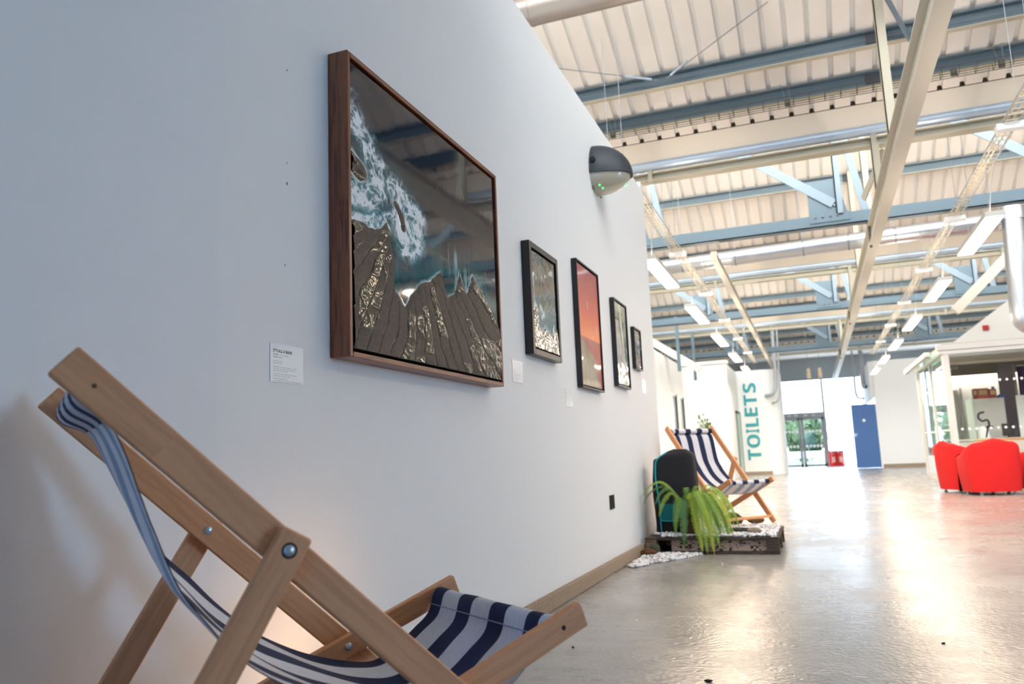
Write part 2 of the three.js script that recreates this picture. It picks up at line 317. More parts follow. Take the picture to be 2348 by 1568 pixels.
{
  let t = thing('ceiling_beam', 'wide cream steel beam running down the whole hall, right of its centre', 'beam');
  part('beam_section', hBeam(1.03, 0.135, 3, -38, 3.60, 0.29), M.beamWhite, t);
  for (const z of [-12.05, -19.55, -27.05]) part('beam_bolt', rod([0.985, 3.57, z], [0.985, 3.95, z], 0.018, 8), std(0x4a453c, 0.5), t);
  for (const [z, x, y] of [[-8.45, 1.0, 5.53], [-10.25, 1.0, 4.45], [-10.55, 1.12, 4.45], [-12.2, 1.02, 5.9], [-15.3, 1.02, 5.8], [-17.7, 1.0, 4.45], [-19.7, 1.02, 5.9], [-25.2, 1.0, 4.45]]) part('hanger_post', [span(x - 0.045, x + 0.045, 3.88, y, z - 0.006, z + 0.006), span(x - 0.045, x - 0.035, 3.88, y, z - 0.08, z + 0.006)], M.steelCream, t, 'cream angle hanger');
  part('brace', bar([1.04, 5.5, -8.5], [1.33, 5.08, -9.0], 0.02, 0.085), M.steelPale, t, 'pale blue brace');
  part('brace', bar([1.12, 4.43, -10.5], [0.86, 3.95, -10.9], 0.02, 0.09), M.steelCream, t);
  t = thing('ceiling_beam', 'slimmer cream steel beam running down the hall on the left, starting at the round duct', 'beam');
  part('beam_section', hBeam(-1.145, 0.09, -11.75, -30, 3.59, 0.115), M.beamWhite, t);
  part('end_plate', span(-1.19, -1.10, 3.58, 3.72, -11.73, -11.75), M.steelCream, t);
  t = thing('roof_brace', 'cream steel brace sloping up to the roof at the right, beside the vertical duct', 'brace');
  part('brace_section', bar([2.55, 3.13, -16], [4.1, 4.62, -16], 0.12, 0.17, 0.004), M.beamWhite, t);
  t = thing('roof_brace', 'grey steel brace sloping down to the recess wall at the left, beyond the picture wall', 'brace');
  part('brace_section', bar([-4.4, 4.2, -22], [-2.75, 3.05, -22], 0.12, 0.2, 0.004), M.beamWhite, t);
  for (const z of [-21, -24]) part('brace_post', span(-3.2, -3.12, 2.95, 4.4, z, z - 0.08), M.steelBlue, t);
}
// ducts
function ductGeo(p, q, r, step, dir) { const g = [rod(p, q, r, 28)], n = Math.floor(Math.hypot(q[0] - p[0], q[1] - p[1], q[2] - p[2]) / step); for (let i = 1; i < n; i++) { const t = i / n, c = p.map((v, j) => v + (q[j] - v) * t), e = c.map((v, j) => v + dir[j] * 0.018); g.push(rod(c, e, r + 0.005, 28)); } return g; }
{
  let t = thing('round_duct', 'horizontal round silver ventilation duct just below the nearest truss', 'duct');
  part('duct_tube', ductGeo([-6, 4.02, -13.9], [2.94, 4.176, -13.9], 0.134, 1.5, [1, 0, 0]), M.duct, t);
  for (const x of [-1.9, -1.0, 0.1, 0.8, 1.5]) part('duct_strap', [rod([x, 4.2, -13.9], [x, 5.6, -13.9], 0.005, 6), rod([x - 0.012, 4.1247 + x * 0.01745, -13.9], [x + 0.012, 4.1247 + x * 0.01745, -13.9], 0.141, 24)], M.wire, t);
  t = thing('vertical_duct', 'vertical round silver ventilation duct with an elbow at the right edge', 'duct');
  part('duct_tube', ductGeo([3.155, 4.22, -13.9], [3.09, 2.71, -13.9], 0.145, 0.62, [0, 1, 0]), M.duct, t);
  part('elbow', [tube([[3.09, 2.73, -13.9], [3.11, 2.59, -13.9], [3.22, 2.50, -13.9], [3.41, 2.49, -13.9]], 0.145, 16, 24)], M.duct, t);
  part('cap', rod([3.155, 4.16, -13.9], [3.16, 4.36, -13.9], 0.162, 24), M.duct, t);
  t = thing('round_duct', 'wide dull metal duct crossing the top of the picture above the picture wall', 'duct');
  part('duct_tube', ductGeo([-7.5, 5.54, -7.5], [9, 5.54, -7.5], 0.17, 1.2, [1, 0, 0]), std(0x9f9690, 0.42, { metalness: 0.75 }), t);
}
{ // wire basket tray for cables
  const t = thing('wire_basket_tray', 'wire mesh cable basket hanging across the roof under the lower purlin', 'cable tray');
  part('long_wire', [[4.8, -9.36], [4.8, -9.24], [4.72, -9.36], [4.72, -9.30], [4.72, -9.24]].map(([y, z]) => rod([-4, y, z], [5, y, z], 0.0042, 6)), M.darkWire, t);
  for (let x = -2.4; x < 3.4; x += 0.168) part('hoop', [rod([x, 4.8, -9.36], [x, 4.72, -9.36], 0.004, 5), rod([x, 4.72, -9.36], [x, 4.72, -9.24], 0.004, 5), rod([x, 4.72, -9.24], [x, 4.8, -9.24], 0.004, 5)], M.darkWire, t);
  for (const x of [-2.0, 0.05, 2.2]) part('hanger_wire', [rod([x, 4.72, -9.3], [x - 0.06, 5.0, -9.33], 0.003, 5), rod([x + 0.03, 4.7, -9.3], [x + 0.03, 4.98, -9.3], 0.003, 5)], M.wire, t);
  for (const x of [-2.0, 0.05, 1.75, 2.2]) part('clamp', bx(0.06, 0.09, 0.03, x, 4.74, -9.27, 0.006), M.darkWire, t);
  const r = thing('bracing_rod', 'thin steel bracing rods meeting in a V at the lower purlin above the wall light', 'rod');
  part('rod', [rod([-1.35, 5.17, -8.94], [-2.6, 5.45, -8.6], 0.006, 6)], M.wire, r); part('rod', rod([-1.25, 5.17, -8.94], [-0.05, 5.52, -8.38], 0.006, 6), M.wire, r);
  part('turnbuckle', [rod([-1.42, 5.185, -8.92], [-1.72, 5.252, -8.84], 0.014, 8), rod([-1.2, 5.189, -8.92], [-0.98, 5.27, -8.81], 0.014, 8)], M.galv, r);
}
// ladder trays with the lamp cables
function ladderTray(x, label) {
  const t = thing('cable_ladder', label, 'cable tray'), y = 3.62;
  part('side_rail', [span(x - 0.072, x - 0.065, y, y + 0.022, -7.0, -27), span(x + 0.065, x + 0.072, y, y + 0.022, -7.0, -27)], std(0xb4b0a6, 0.5), t);
  const rung = []; for (let z = -7.0; z > -27; z -= 0.13) rung.push(span(x - 0.065, x + 0.065, y, y + 0.008, z, z - 0.014));
  const ru = part('rungs', rung, std(0xb8b4aa, 0.5), t); ru.userData.kind = 'stuff';
  part('cable', [tube([[x - 0.03, y + 0.035, -7], [x - 0.01, y + 0.02, -12], [x - 0.04, y + 0.03, -17], [x - 0.02, y + 0.03, -27]], 0.008, 40, 6), tube([[x + 0.03, y + 0.03, -7], [x + 0.01, y + 0.03, -12], [x + 0.03, y + 0.03, -18], [x + 0.02, y + 0.03, -27]], 0.010, 40, 6)], std(0xe4d2ac, 0.6), t);
  for (let k = 0; k < 6; k++) part('junction_box', bx(0.24, 0.06, 0.1, x, y - 0.03, -8.0 - 3.12 * k, 0.006), M.white, t);
  for (let k = 0; k < 7; k++) part('hanger_wire', [rod([x - 0.07, y, -7.4 - 3.12 * k], [x - 0.07, 5.0, -7.4 - 3.12 * k], 0.003, 5), rod([x + 0.07, y, -7.4 - 3.12 * k], [x + 0.07, 5.0, -7.4 - 3.12 * k], 0.003, 5)], M.wire, t);
}
ladderTray(1.9, 'white cable ladder hanging over the right row of lights');
ladderTray(-1.58, 'white cable ladder hanging over the left row of lights beside the picture wall');

// ---------------------------------------------------------------- LED lights
M.led = new THREE.MeshStandardMaterial({ color: 0xffffff, emissive: new THREE.Color(1, 0.95, 0.88), emissiveIntensity: 6, roughness: 0.5 });
M.ledTop = new THREE.MeshStandardMaterial({ color: 0xffffff, emissive: new THREE.Color(1, 0.9, 0.78), emissiveIntensity: 4, roughness: 0.5 });
const ordinal = ['nearest', 'second', 'third', 'fourth', 'fifth', 'farthest'];
for (const [side, x] of [['right', 1.78], ['left', -1.52]]) for (let k = side === 'right' ? -1 : 0; k < 6; k++) {
  const z = -9.26 - 3.12 * k;
  const t = thing('ceiling_light', k < 0 ? 'LED panel of the right row above the camera, out of view' : `slim glowing LED panel on wires, ${ordinal[k]} from the camera in the ${side} row`, 'light', [x, 2.9, z]);
  part('housing', bx(0.175, 0.05, 1.64, 0, 0.028, 0, 0.008), std(0xc9c4bc, 0.5), t);
  part('diffuser', bx(0.155, 0.012, 1.61, 0, 0.0, 0, 0.004), M.led, t, 'glowing white diffuser');
  part('top_diffuser', bx(0.10, 0.006, 1.5, 0, 0.056, 0, 0.002), M.ledTop, t);
  const up = new THREE.RectAreaLight(lin(1, 0.86, 0.72), LEDUP, 0.10, 1.5); up.name = 'led_uplight'; up.position.set(x, 2.97, z); up.rotation.x = Math.PI / 2; scene.add(up);
  for (const s of [-0.55, 0.55]) part('suspension_wire', rod([0, 0.05, s], [0.05, 0.75, s], 0.0025, 5), M.wire, t);
  part('flex', tube([[0, 0.05, 0.6], [0.03, 0.35, 0.68], [0.1, 0.7, 0.9]], 0.003, 12, 5), std(0xb5b2aa, 0.6), t);
  const l = new THREE.RectAreaLight(lin(...LEDC), k < 0 ? LED0 : LED, 0.155, 1.6); l.name = 'led_light'; l.position.set(x, 2.885, z); l.rotation.x = -Math.PI / 2; scene.add(l);
}

// ---------------------------------------------------------------- framed pictures
function artPanel(w, h, colF, hgtF, nx, ny, rghF) {   // a printed relief: colour texture on a modelled height field; x right (0..w), y up
  const cols = nx * 3, rows = ny * 3;
  const map = tex(cols, rows, (u, v) => colF(u, 1 - v), true);
  map.wrapS = map.wrapT = THREE.ClampToEdgeWrapping;
  const g = grid(nx, ny, (u, v) => [u * w, v * h, hgtF(u, 1 - v)]);
  let rough = null;
  if (rghF) { rough = tex(cols / 3 | 0, rows / 3 | 0, (u, v) => rghF(u, 1 - v), false); rough.wrapS = rough.wrapT = THREE.ClampToEdgeWrapping; }
  return [g, map, rough];
}
const segD = (px, py, a, b) => { const dx = b[0] - a[0], dy = b[1] - a[1], t = Math.max(0, Math.min(1, ((px - a[0]) * dx + (py - a[1]) * dy) / (dx * dx + dy * dy))); return Math.hypot(px - a[0] - dx * t, py - a[1] - dy * t); };
const polyD = (x, y, pts) => { let d = 9; for (let i = 0; i < pts.length - 1; i++) d = Math.min(d, segD(x, y, pts[i], pts[i + 1])); return d; };
const inter = (pts, x) => { for (let i = 0; i < pts.length - 1; i++) if (x <= pts[i + 1][0]) { const t = (x - pts[i][0]) / (pts[i + 1][0] - pts[i][0]); return pts[i][1] + (pts[i + 1][1] - pts[i][1]) * Math.max(0, t); } return pts[pts.length - 1][1]; };
// the big one: dark sea, drifting foam and radiating rock slabs (u to the right, v down)
const shore = [[0, 0.565], [0.12, 0.56], [0.185, 0.515], [0.2, 0.6], [0.215, 0.74], [0.28, 0.80], [0.34, 0.735], [0.38, 0.69], [0.45, 0.66], [0.52, 0.60], [0.56, 0.70], [0.62, 0.67], [0.665, 0.565], [0.72, 0.64], [0.775, 0.55], [0.84, 0.60], [0.92, 0.66], [1, 0.74]];
const rockAt = (u, v) => { const n = 0.035 * (fbm(u * 22, v * 22, 3) - 0.45); return Math.max(v - inter(shore, u) - n, 0.036 - segD(u, v, [0, 0.355], [0.045, 0.375]) - n * 0.8, 0.012 - polyD(u, v, [[0.235, 0.42], [0.265, 0.45], [0.28, 0.50]]) - n * 0.4); };
function slab(u, v) {          // slabs fan out from the foot of the picture
  const a = Math.atan2(u - 0.30, v - 0.36), r = Math.hypot(u - 0.30, v - 0.36), s = a * 10 + 1.3 * fbm(u * 6, v * 6, 3) + 0.25 * fbm(r * 20, a * 9, 2), f = s - Math.floor(s);
  const crack = Math.min(f, 1 - f), wet = fbm(Math.floor(s) * 3.1 + u * 4, v * 7, 3);
  return { crack, wet, id: Math.floor(s), f };
}
function foamAt(u, v) {
  const wu = u + 0.10 * (fbm(u * 7, v * 7, 4) - 0.48), wv = v + 0.10 * (fbm(u * 7 + 9, v * 7, 4) - 0.48);
  const d1 = polyD(wu, wv, [[0.0, 0.14], [0.04, 0.2], [0.1, 0.26], [0.15, 0.31], [0.13, 0.38], [0.08, 0.44], [0.0, 0.43]]);
  const d2 = polyD(wu, wv, [[0.24, 0.36], [0.31, 0.40], [0.345, 0.46], [0.33, 0.53], [0.28, 0.55], [0.26, 0.47]]);
  const d3 = polyD(wu, wv, [[0, 0.545], [0.1, 0.54], [0.17, 0.50], [0.24, 0.46]]);
  let f = Math.max(sm(0.085, 0.0, d1), sm(0.09, 0.0, d2), sm(0.055, 0.0, d3));
  const line = sm(0.02, 0.0, -rockAt(u, v)) * 0.9, st = sm(0.5, 0.75, fbm(u * 60, v * 7, 3)) * sm(0.5, 0.62, u) * sm(0.95, 0.8, u) * sm(0.36, 0.5, v);
  const ridge = (k, o) => Math.pow(1 - Math.abs(2 * fbm(wu * k + o, wv * k * 0.8 + 0.5 * fbm(u * 9, v * 9, 2), 4) / 0.94 - 1), 5);
  const net = fbm(u * 40, v * 34, 3), lace = Math.min(1, 0.75 * ridge(20, 3) + 0.75 * ridge(52, 8));
  f = Math.min(1, f * 1.5) * (0.14 + 0.9 * lace + 0.5 * sm(0.43, 0.6, net));
  return Math.min(1, Math.max(f, line * (0.4 + net), st * 0.55, 0.0) + 0.10 * lace * sm(0.15, 0.0, Math.min(d1, d2, d3)));
}
function seaCol(u, v) {
  const r = rockAt(u, v), n = fbm(u * 14, v * 14, 4);
  if (r > 0) {
    const s = slab(u, v), fine = fbm(u * 90, v * 90, 3);
    let c = mix([0.25, 0.205, 0.175], [0.38, 0.32, 0.275], fine);
    if (s.wet > 0.52) c = mix(c, [0.30, 0.27, 0.20], sm(0.52, 0.62, s.wet));
    if (fine > 0.62 && s.wet > 0.5) c = mix(c, [0.42, 0.44, 0.22], 0.3);
    return mix([0.05, 0.04, 0.035], c, sm(0.0, 0.09, s.crack));
  }
  const deep = mix([0.06, 0.125, 0.21], [0.03, 0.085, 0.15], n), teal = [0.03, 0.30, 0.32];
  let c = mix(deep, teal, Math.min(1, 0.9 * sm(0.22, 0.02, -r) * (0.4 + n) + 0.5 * sm(0.42, 0.6, v) * n));
  const f = foamAt(u, v);
  return mix(c, [0.93, 0.96, 0.98], Math.min(1, f));
}
function seaH(u, v) {
  const r = rockAt(u, v);
  if (r <= 0) return 0.00010 * fbm(u * 50, v * 22, 2) + 0.0007 * fbm(u * 4, v * 4, 2);
  const s = slab(u, v);
  return Math.min(1, r / 0.025) * (0.004 + 0.007 * sm(0.0, 0.12, s.crack) * (0.55 + 0.6 * s.f)) + 0.0045 * fbm(u * 70, v * 70, 3) * (s.wet > 0.5 ? 1.5 : 0.35);
}
function frameThing(label, z0, z1, y0, y1, dep, face, mats, panel, recess = 0.010, gap = 0.010) {
  const w = Math.abs(z1 - z0), h = y1 - y0, t = thing('framed_picture', label, 'picture', [W, y0, z0], Math.PI / 2, undefined);   // local x runs along the wall, away from the camera
  const d = dep;
  part('frame_side', bx(face, h, d, face / 2, h / 2, d / 2, 0.004), mats.frame, t); part('frame_side', bx(face, h, d, w - face / 2, h / 2, d / 2, 0.004, 0.37), mats.frame, t);
  part('frame_top', bx(w - 2 * face, face, d, w / 2, h - face / 2, d / 2, 0.003, 0.61), mats.frame, t); part('frame_bottom', bx(w - 2 * face, face, d, w / 2, face / 2, d / 2, 0.003, 0.83), mats.frame, t);
  part('backing', bx(w - 2 * face, h - 2 * face, 0.012, w / 2, h / 2, d - recess - 0.034), M.darkGap, t);
  const [pw, ph] = [w - 2 * (face + gap), h - 2 * (face + gap)], [g, map, rough] = artPanel(pw, ph, ...panel);
  const edge = bx(pw, ph, 0.026, w / 2, h / 2, d - recess - 0.0145);
  const p = part('artwork', g.translate(face + gap, face + gap, d - recess), phys(0xffffff, rough ? 1 : 0.09, { map, roughnessMap: rough, clearcoat: rough ? 0 : 1, clearcoatRoughness: 0.03, ior: 1.5, ...(mats.art || {}) }), t, mats.say);
  part('panel_edge', edge, M.black, p);
  return t;
}
frameThing('large square seascape with foam and raised brown rocks in a walnut box frame', -2.152, -3.49, 1.147, 2.183, 0.076, 0.019, { frame: M.walnut, say: 'glossy resin painting of dark sea, white foam and rock slabs' }, [seaCol, seaH, 300, 232, (u, v) => { if (rockAt(u, v) <= 0) return 0.045; const q = slab(u, v); return q.wet > 0.5 ? 0.15 : q.crack < 0.06 ? 0.2 : 0.6; }]);
// second: teal sea running into grey rocks
const shore2 = [[0, 0.6], [0.16, 0.59], [0.2, 0.74], [0.32, 0.84], [0.45, 0.78], [0.6, 0.80], [0.78, 0.84], [0.86, 0.72], [1, 0.78]];
const rock2 = (u, v) => v - inter(shore2, u) - 0.06 * (fbm(u * 14 + 3, v * 14, 3) - 0.45);
frameThing('small seascape of teal waves over pale grey rocks in a black box frame', -4.02, -4.54, 1.366, 2.0, 0.05, 0.034, { frame: M.blackFrame, say: 'glossy sea and rock painting' }, [(u, v) => {
  const r = rock2(u, v), n = fbm(u * 12 + 5, v * 12, 4);
  if (r > 0) return mix([0.16, 0.13, 0.11], [0.55, 0.49, 0.43], fbm(u * 18, v * 26, 4) * 1.1);
  const st = sm(0.5, 0.75, fbm(u * 26, v * 5, 3)), edge = sm(0.07, 0, -r) + sm(0.08, 0, polyD(u, v, [[0.05, 0.28], [0.08, 0.52], [0.16, 0.58]])) * 0.8 + sm(0.07, 0, polyD(u, v, [[0.3, 0.55], [0.45, 0.62], [0.35, 0.66]]));
  return mix(mix([0.10, 0.13, 0.14], [0.12, 0.32, 0.33], sm(0.35, 0.7, v) * 0.8 + 0.2 * n), [0.82, 0.86, 0.86], Math.min(1, edge * (0.4 + n) + st * 0.35 * sm(0.4, 0.6, v)));
}, (u, v) => (rock2(u, v) > 0 ? 0.004 + 0.005 * fbm(u * 24, v * 24, 3) : 0.0012 * fbm(u * 10, v * 10, 3)), 90, 110]);
// third: orange sunset over a pale headland
const cliff3 = (u, v) => v - inter([[0, 0.625], [0.2, 0.65], [0.4, 0.70], [0.6, 0.73], [0.72, 0.80], [0.8, 0.92], [0.95, 1.0], [1, 1.02]], u);
frameThing('tall sunset picture of red and orange sky over a pale headland in a black frame', -5.01, -5.59, 1.258, 2.125, 0.04, 0.012, { frame: M.blackFrame, art: { clearcoat: 0.35, roughness: 0.4 }, say: 'red and orange sunset with two white birds and a pale cliff' }, [(u, v) => {
  const n = fbm(u * 10, v * 10, 4);
  if (cliff3(u, v) > 0) return mix([0.40, 0.34, 0.25], [0.72, 0.66, 0.53], n * 0.7 + 0.35 * sm(0.0, 0.2, cliff3(u, v)));
  if (Math.hypot((u - 0.62) * 2.2, v - 0.575) < 0.018) return [1, 0.86, 0.45];
  for (const [a, b] of [[[0.42, 0.29], [0.44, 0.34]], [[0.83, 0.47], [0.86, 0.52]]]) if (segD(u, v, a, b) < 0.008) return [0.85, 0.78, 0.76];
  if (v > 0.6) return mix([0.50, 0.13, 0.10], [0.78, 0.26, 0.14], n);
  return mix(mix([0.62, 0.16, 0.17], [0.80, 0.25, 0.17], sm(0, 0.4, v)), [0.95, 0.48, 0.10], sm(0.3, 0.6, v));
}, (u, v) => 0.0006 * fbm(u * 9, v * 9, 2), 60, 80]);
frameThing('narrow picture of a white cliff beside green trees and a stream in a black frame', -6.055, -6.507, 1.343, 2.045, 0.04, 0.014, { frame: M.blackFrame, say: 'white cliff, green trees and a stream' }, [(u, v) => {
  const n = fbm(u * 12 + 1, v * 12, 4), e = 0.12 + 0.75 * v + 0.1 * (n - 0.5);
  if (u < e && v > 0.22) return mix([0.66, 0.62, 0.57], [0.86, 0.83, 0.79], n);
  if (Math.abs(u - (0.45 + 0.35 * v)) < 0.05 + 0.03 * n) return [0.86, 0.88, 0.86];
  return v < 0.2 ? mix([0.62, 0.65, 0.60], [0.35, 0.42, 0.30], sm(0.1, 0.22, v + 0.1 * n)) : mix([0.12, 0.16, 0.12], [0.36, 0.43, 0.34], n);
}, (u, v) => 0.0018 * fbm(u * 8, v * 8, 3), 60, 80]);
frameThing('smallest framed picture, of a blue and brown shore, at the far end of the row', -6.79, -7.08, 1.548, 1.917, 0.035, 0.014, { frame: M.blackFrame, say: 'blue and brown shore scene' }, [(u, v) => {
  const n = fbm(u * 9 + 7, v * 9, 4); return v > 0.62 ? mix([0.40, 0.30, 0.24], [0.66, 0.54, 0.46], n) : v < 0.25 ? mix([0.36, 0.34, 0.33], [0.5, 0.46, 0.43], n) : mix([0.12, 0.26, 0.36], [0.72, 0.78, 0.82], sm(0.45, 0.65, n));
}, (u, v) => 0.002 * fbm(u * 8, v * 8, 3), 40, 50]);

// info cards in clear sleeves: title, print lines (no code square)
function cardTex(title, sub) {
  const c = document.createElement('canvas'); c.width = 620; c.height = 440; const x = c.getContext('2d');
  x.fillStyle = '#eef0f3'; x.fillRect(0, 0, 620, 440); x.fillStyle = '#1a1d24';
  x.font = 'bold 46px sans-serif'; x.fillText(title, 50, 96, 430); x.strokeStyle = '#1a1d24'; x.lineWidth = 3; if (title) x.strokeText(title, 50, 96, 430);
  if (sub) { x.font = 'bold 22px sans-serif'; x.fillText('BY KATIE', 52, 130); x.fillText('Original', 52, 158); }
  let s = 3; const q = () => { s = (s * 16807) % 2147483647; return s / 2147483647; };
  const line = (x0, x1, y, hh, a) => { x.fillStyle = `rgba(40,44,54,${a})`; let p = x0; while (p < x1) { const w = 6 + q() * 26; for (let k = 0; k < w; k += 4) { const l = 2 + q() * hh; x.fillRect(p + k, y - l, 2.2, l); } p += w + 7; } };
  if (sub) { line(170, 300, 130, 14, 0.9); line(150, 215, 158, 14, 0.9); }
  [[52, 220, 205], [52, 190, 228], [52, 470, 270], [52, 480, 293], [52, 300, 316], [52, 480, 350], [52, 370, 373], [52, 310, 404]].forEach(([a, b, y]) => line(a, b, y, 11, 0.7));
  [[52, 220], [250, 370], [390, 580]].forEach(([a, b]) => line(a, b, 428, 10, 0.95));
  const t = new THREE.CanvasTexture(c); t.colorSpace = THREE.SRGBColorSpace; return t;
}
const sub = cardTex("IT'S ALL A WAVE", true), sub2 = cardTex('', false);
[['info_card', 'printed title card reading IT\'S ALL A WAVE left of the large walnut framed seascape', -1.852, -2.007, 1.050, 1.160, sub],
 ['info_card', 'small glossy white info card below and left of the small black framed seascape', -3.805, -3.96, 1.200, 1.316, sub2],
 ['info_card', 'small white info card below and left of the sunset picture', -4.73, -4.88, 1.122, 1.232, sub2],
 ['info_card', 'small glossy info card below the smallest picture near the wall corner', -7.17, -7.29, 1.362, 1.482, sub2]].forEach(([n, label, z0, z1, y0, y1, map]) => {
  const t = thing(n, label, 'card', [W, y0, z0], Math.PI / 2), w = Math.abs(z1 - z0), h = y1 - y0;
  part('printed_card', [grid(1, 1, (u, v) => [u * w, v * h, 0.0022])], phys(0xffffff, 0.16, { map, clearcoat: 1, clearcoatRoughness: 0.08 }), t);
  part('card_back', bx(w, h, 0.0018, w / 2, h / 2, 0.001), M.white, t);
});

// ---------------------------------------------------------------- wall light, socket
{
  const t = thing('wall_light', 'dark blue-grey half-dome emergency wall light high on the picture wall', 'light', [W, 2.94, -5.845], Math.PI / 2);
  const A = 0.195, B = 0.27, C = 0.295;     // along the wall, up, out
  const hood = grid(28, 14, (u, v) => { const a = u * Math.PI, b = v * Math.PI / 2; return [-A * Math.cos(a) * Math.cos(b), B * Math.sin(b), C * Math.sin(a) * Math.cos(b)]; });
  const inner = grid(28, 10, (u, v) => { const a = (1 - u) * Math.PI, b = v * Math.PI / 2; return [-0.94 * A * Math.cos(a) * Math.cos(b), 0.93 * B * Math.sin(b), 0.94 * C * Math.sin(a) * Math.cos(b)]; });
  const rim = grid(28, 1, (u, v) => { const a = u * Math.PI, k = v ? 1 : 0.94; return [-A * k * Math.cos(a), 0, C * k * Math.sin(a)]; });
  part('hood', [hood, inner, rim], std(0x1d2632, 0.5, { bumpMap: plaster, bumpScale: 0.001 }), t);
  part('reflector', grid(20, 6, (u, v) => { const a = u * Math.PI, k = v * 0.93; return [-A * k * Math.cos(a), 0.06 * (1 - k * k) + 0.005, C * k * Math.sin(a)]; }), std(0xcfc4ab, 0.35, { metalness: 0.3 }), t);
  part('lens', grid(24, 10, (u, v) => { const a = u * Math.PI, b = v * Math.PI / 2; return [-0.93 * A * Math.cos(a) * Math.cos(b), -0.125 * Math.sin(b), 0.93 * C * Math.sin(a) * Math.cos(b)]; }), phys(lin(0.80, 0.74, 0.60), 0.12, { transmission: 0.45, thickness: 0, clearcoat: 1, clearcoatRoughness: 0.05 }), t, 'clear bulging lens');
  part('back_plate', bx(0.26, 0.12, 0.012, 0, -0.05, 0.007, 0.004), std(0x6e675c, 0.5), t);
  part('conduit_hole', new THREE.CylinderGeometry(0.022, 0.022, 0.03, 16).rotateZ(Math.PI / 2).translate(-A * 0.93, 0.10, 0.03), M.darkGap, t);
  for (const [x, y, z] of [[-0.125, -0.088, 0.06], [-0.09, -0.104, 0.075], [0.03, -0.066, 0.236]]) part('indicator_led', new THREE.SphereGeometry(0.0055, 8, 6).translate(x, y, z), new THREE.MeshStandardMaterial({ color: 0x20ff50, emissive: 0x20ff50, emissiveIntensity: 4 }), t, 'glowing green indicator');
  const s = thing('wall_socket', 'black double socket low on the picture wall left of the black bag', 'socket', [W, 0.428, -5.69], Math.PI / 2);
  part('face_plate', bx(0.115, 0.10, 0.012, 0.058, 0.05, 0.006, 0.003), std(0x1d1a19, 0.3), s);
  for (const x of [0.035, 0.082]) { part('rocker', bx(0.02, 0.026, 0.006, x, 0.072, 0.013, 0.002), std(0x3c3835, 0.35), s); part('pin_hole', [bx(0.005, 0.012, 0.002, x, 0.045, 0.0122), bx(0.011, 0.004, 0.002, x - 0.01, 0.026, 0.0122), bx(0.011, 0.004, 0.002, x + 0.01, 0.026, 0.0122)], M.darkGap, s); }
}

// ---------------------------------------------------------------- deck chairs
const stripe = (seed0, navy = [0.075, 0.125, 0.27], pale = [0.85, 0.84, 0.86]) => tex(448, 256, (u, v, x, y) => {
  const edges = [0, 0.105, 0.262, 0.395, 0.55, 0.682, 0.845, 0.94, 1.01], e = u; let k = 0; while (e > edges[k + 1]) k++;
  const t = 0.93 + 0.1 * vn(x * 0.7 + seed0, y * 0.7), blue = k % 2 === 0;
  return (blue ? navy : pale).map((c) => c * t);
}, true, [1, 1]);
M.canvas = std(0xffffff, 0.88, { map: stripe(2), bumpMap: weave, bumpScale: 0.0008, side: THREE.DoubleSide });
M.canvasBack = std(0xffffff, 0.92, { map: stripe(5, [0.66, 0.70, 0.76], [0.97, 0.94, 0.92]), bumpMap: weave, bumpScale: 0.0008, side: THREE.DoubleSide });
const SLING = [[-0.548, 0.488], [-0.525, 0.465], [-0.50, 0.42], [-0.479, 0.361], [-0.461, 0.308], [-0.424, 0.217], [-0.379, 0.160], [-0.345, 0.122], [-0.28, 0.072], [-0.2, 0.03], [-0.11, -0.008], [-0.03, -0.034], [0.045, -0.040], [0.10, -0.016], [0.15, 0.02], [0.186, 0.048], [0.2, 0.07]];
const SLINGF = [[-0.548, 0.488], [-0.517, 0.469], [-0.486, 0.415], [-0.455, 0.355], [-0.428, 0.305], [-0.385, 0.240], [-0.335, 0.185], [-0.283, 0.127], [-0.218, 0.072], [-0.16, 0.036], [-0.09, 0.0], [-0.02, -0.025], [0.05, -0.036], [0.10, -0.014], [0.15, 0.02], [0.186, 0.048], [0.2, 0.07]];
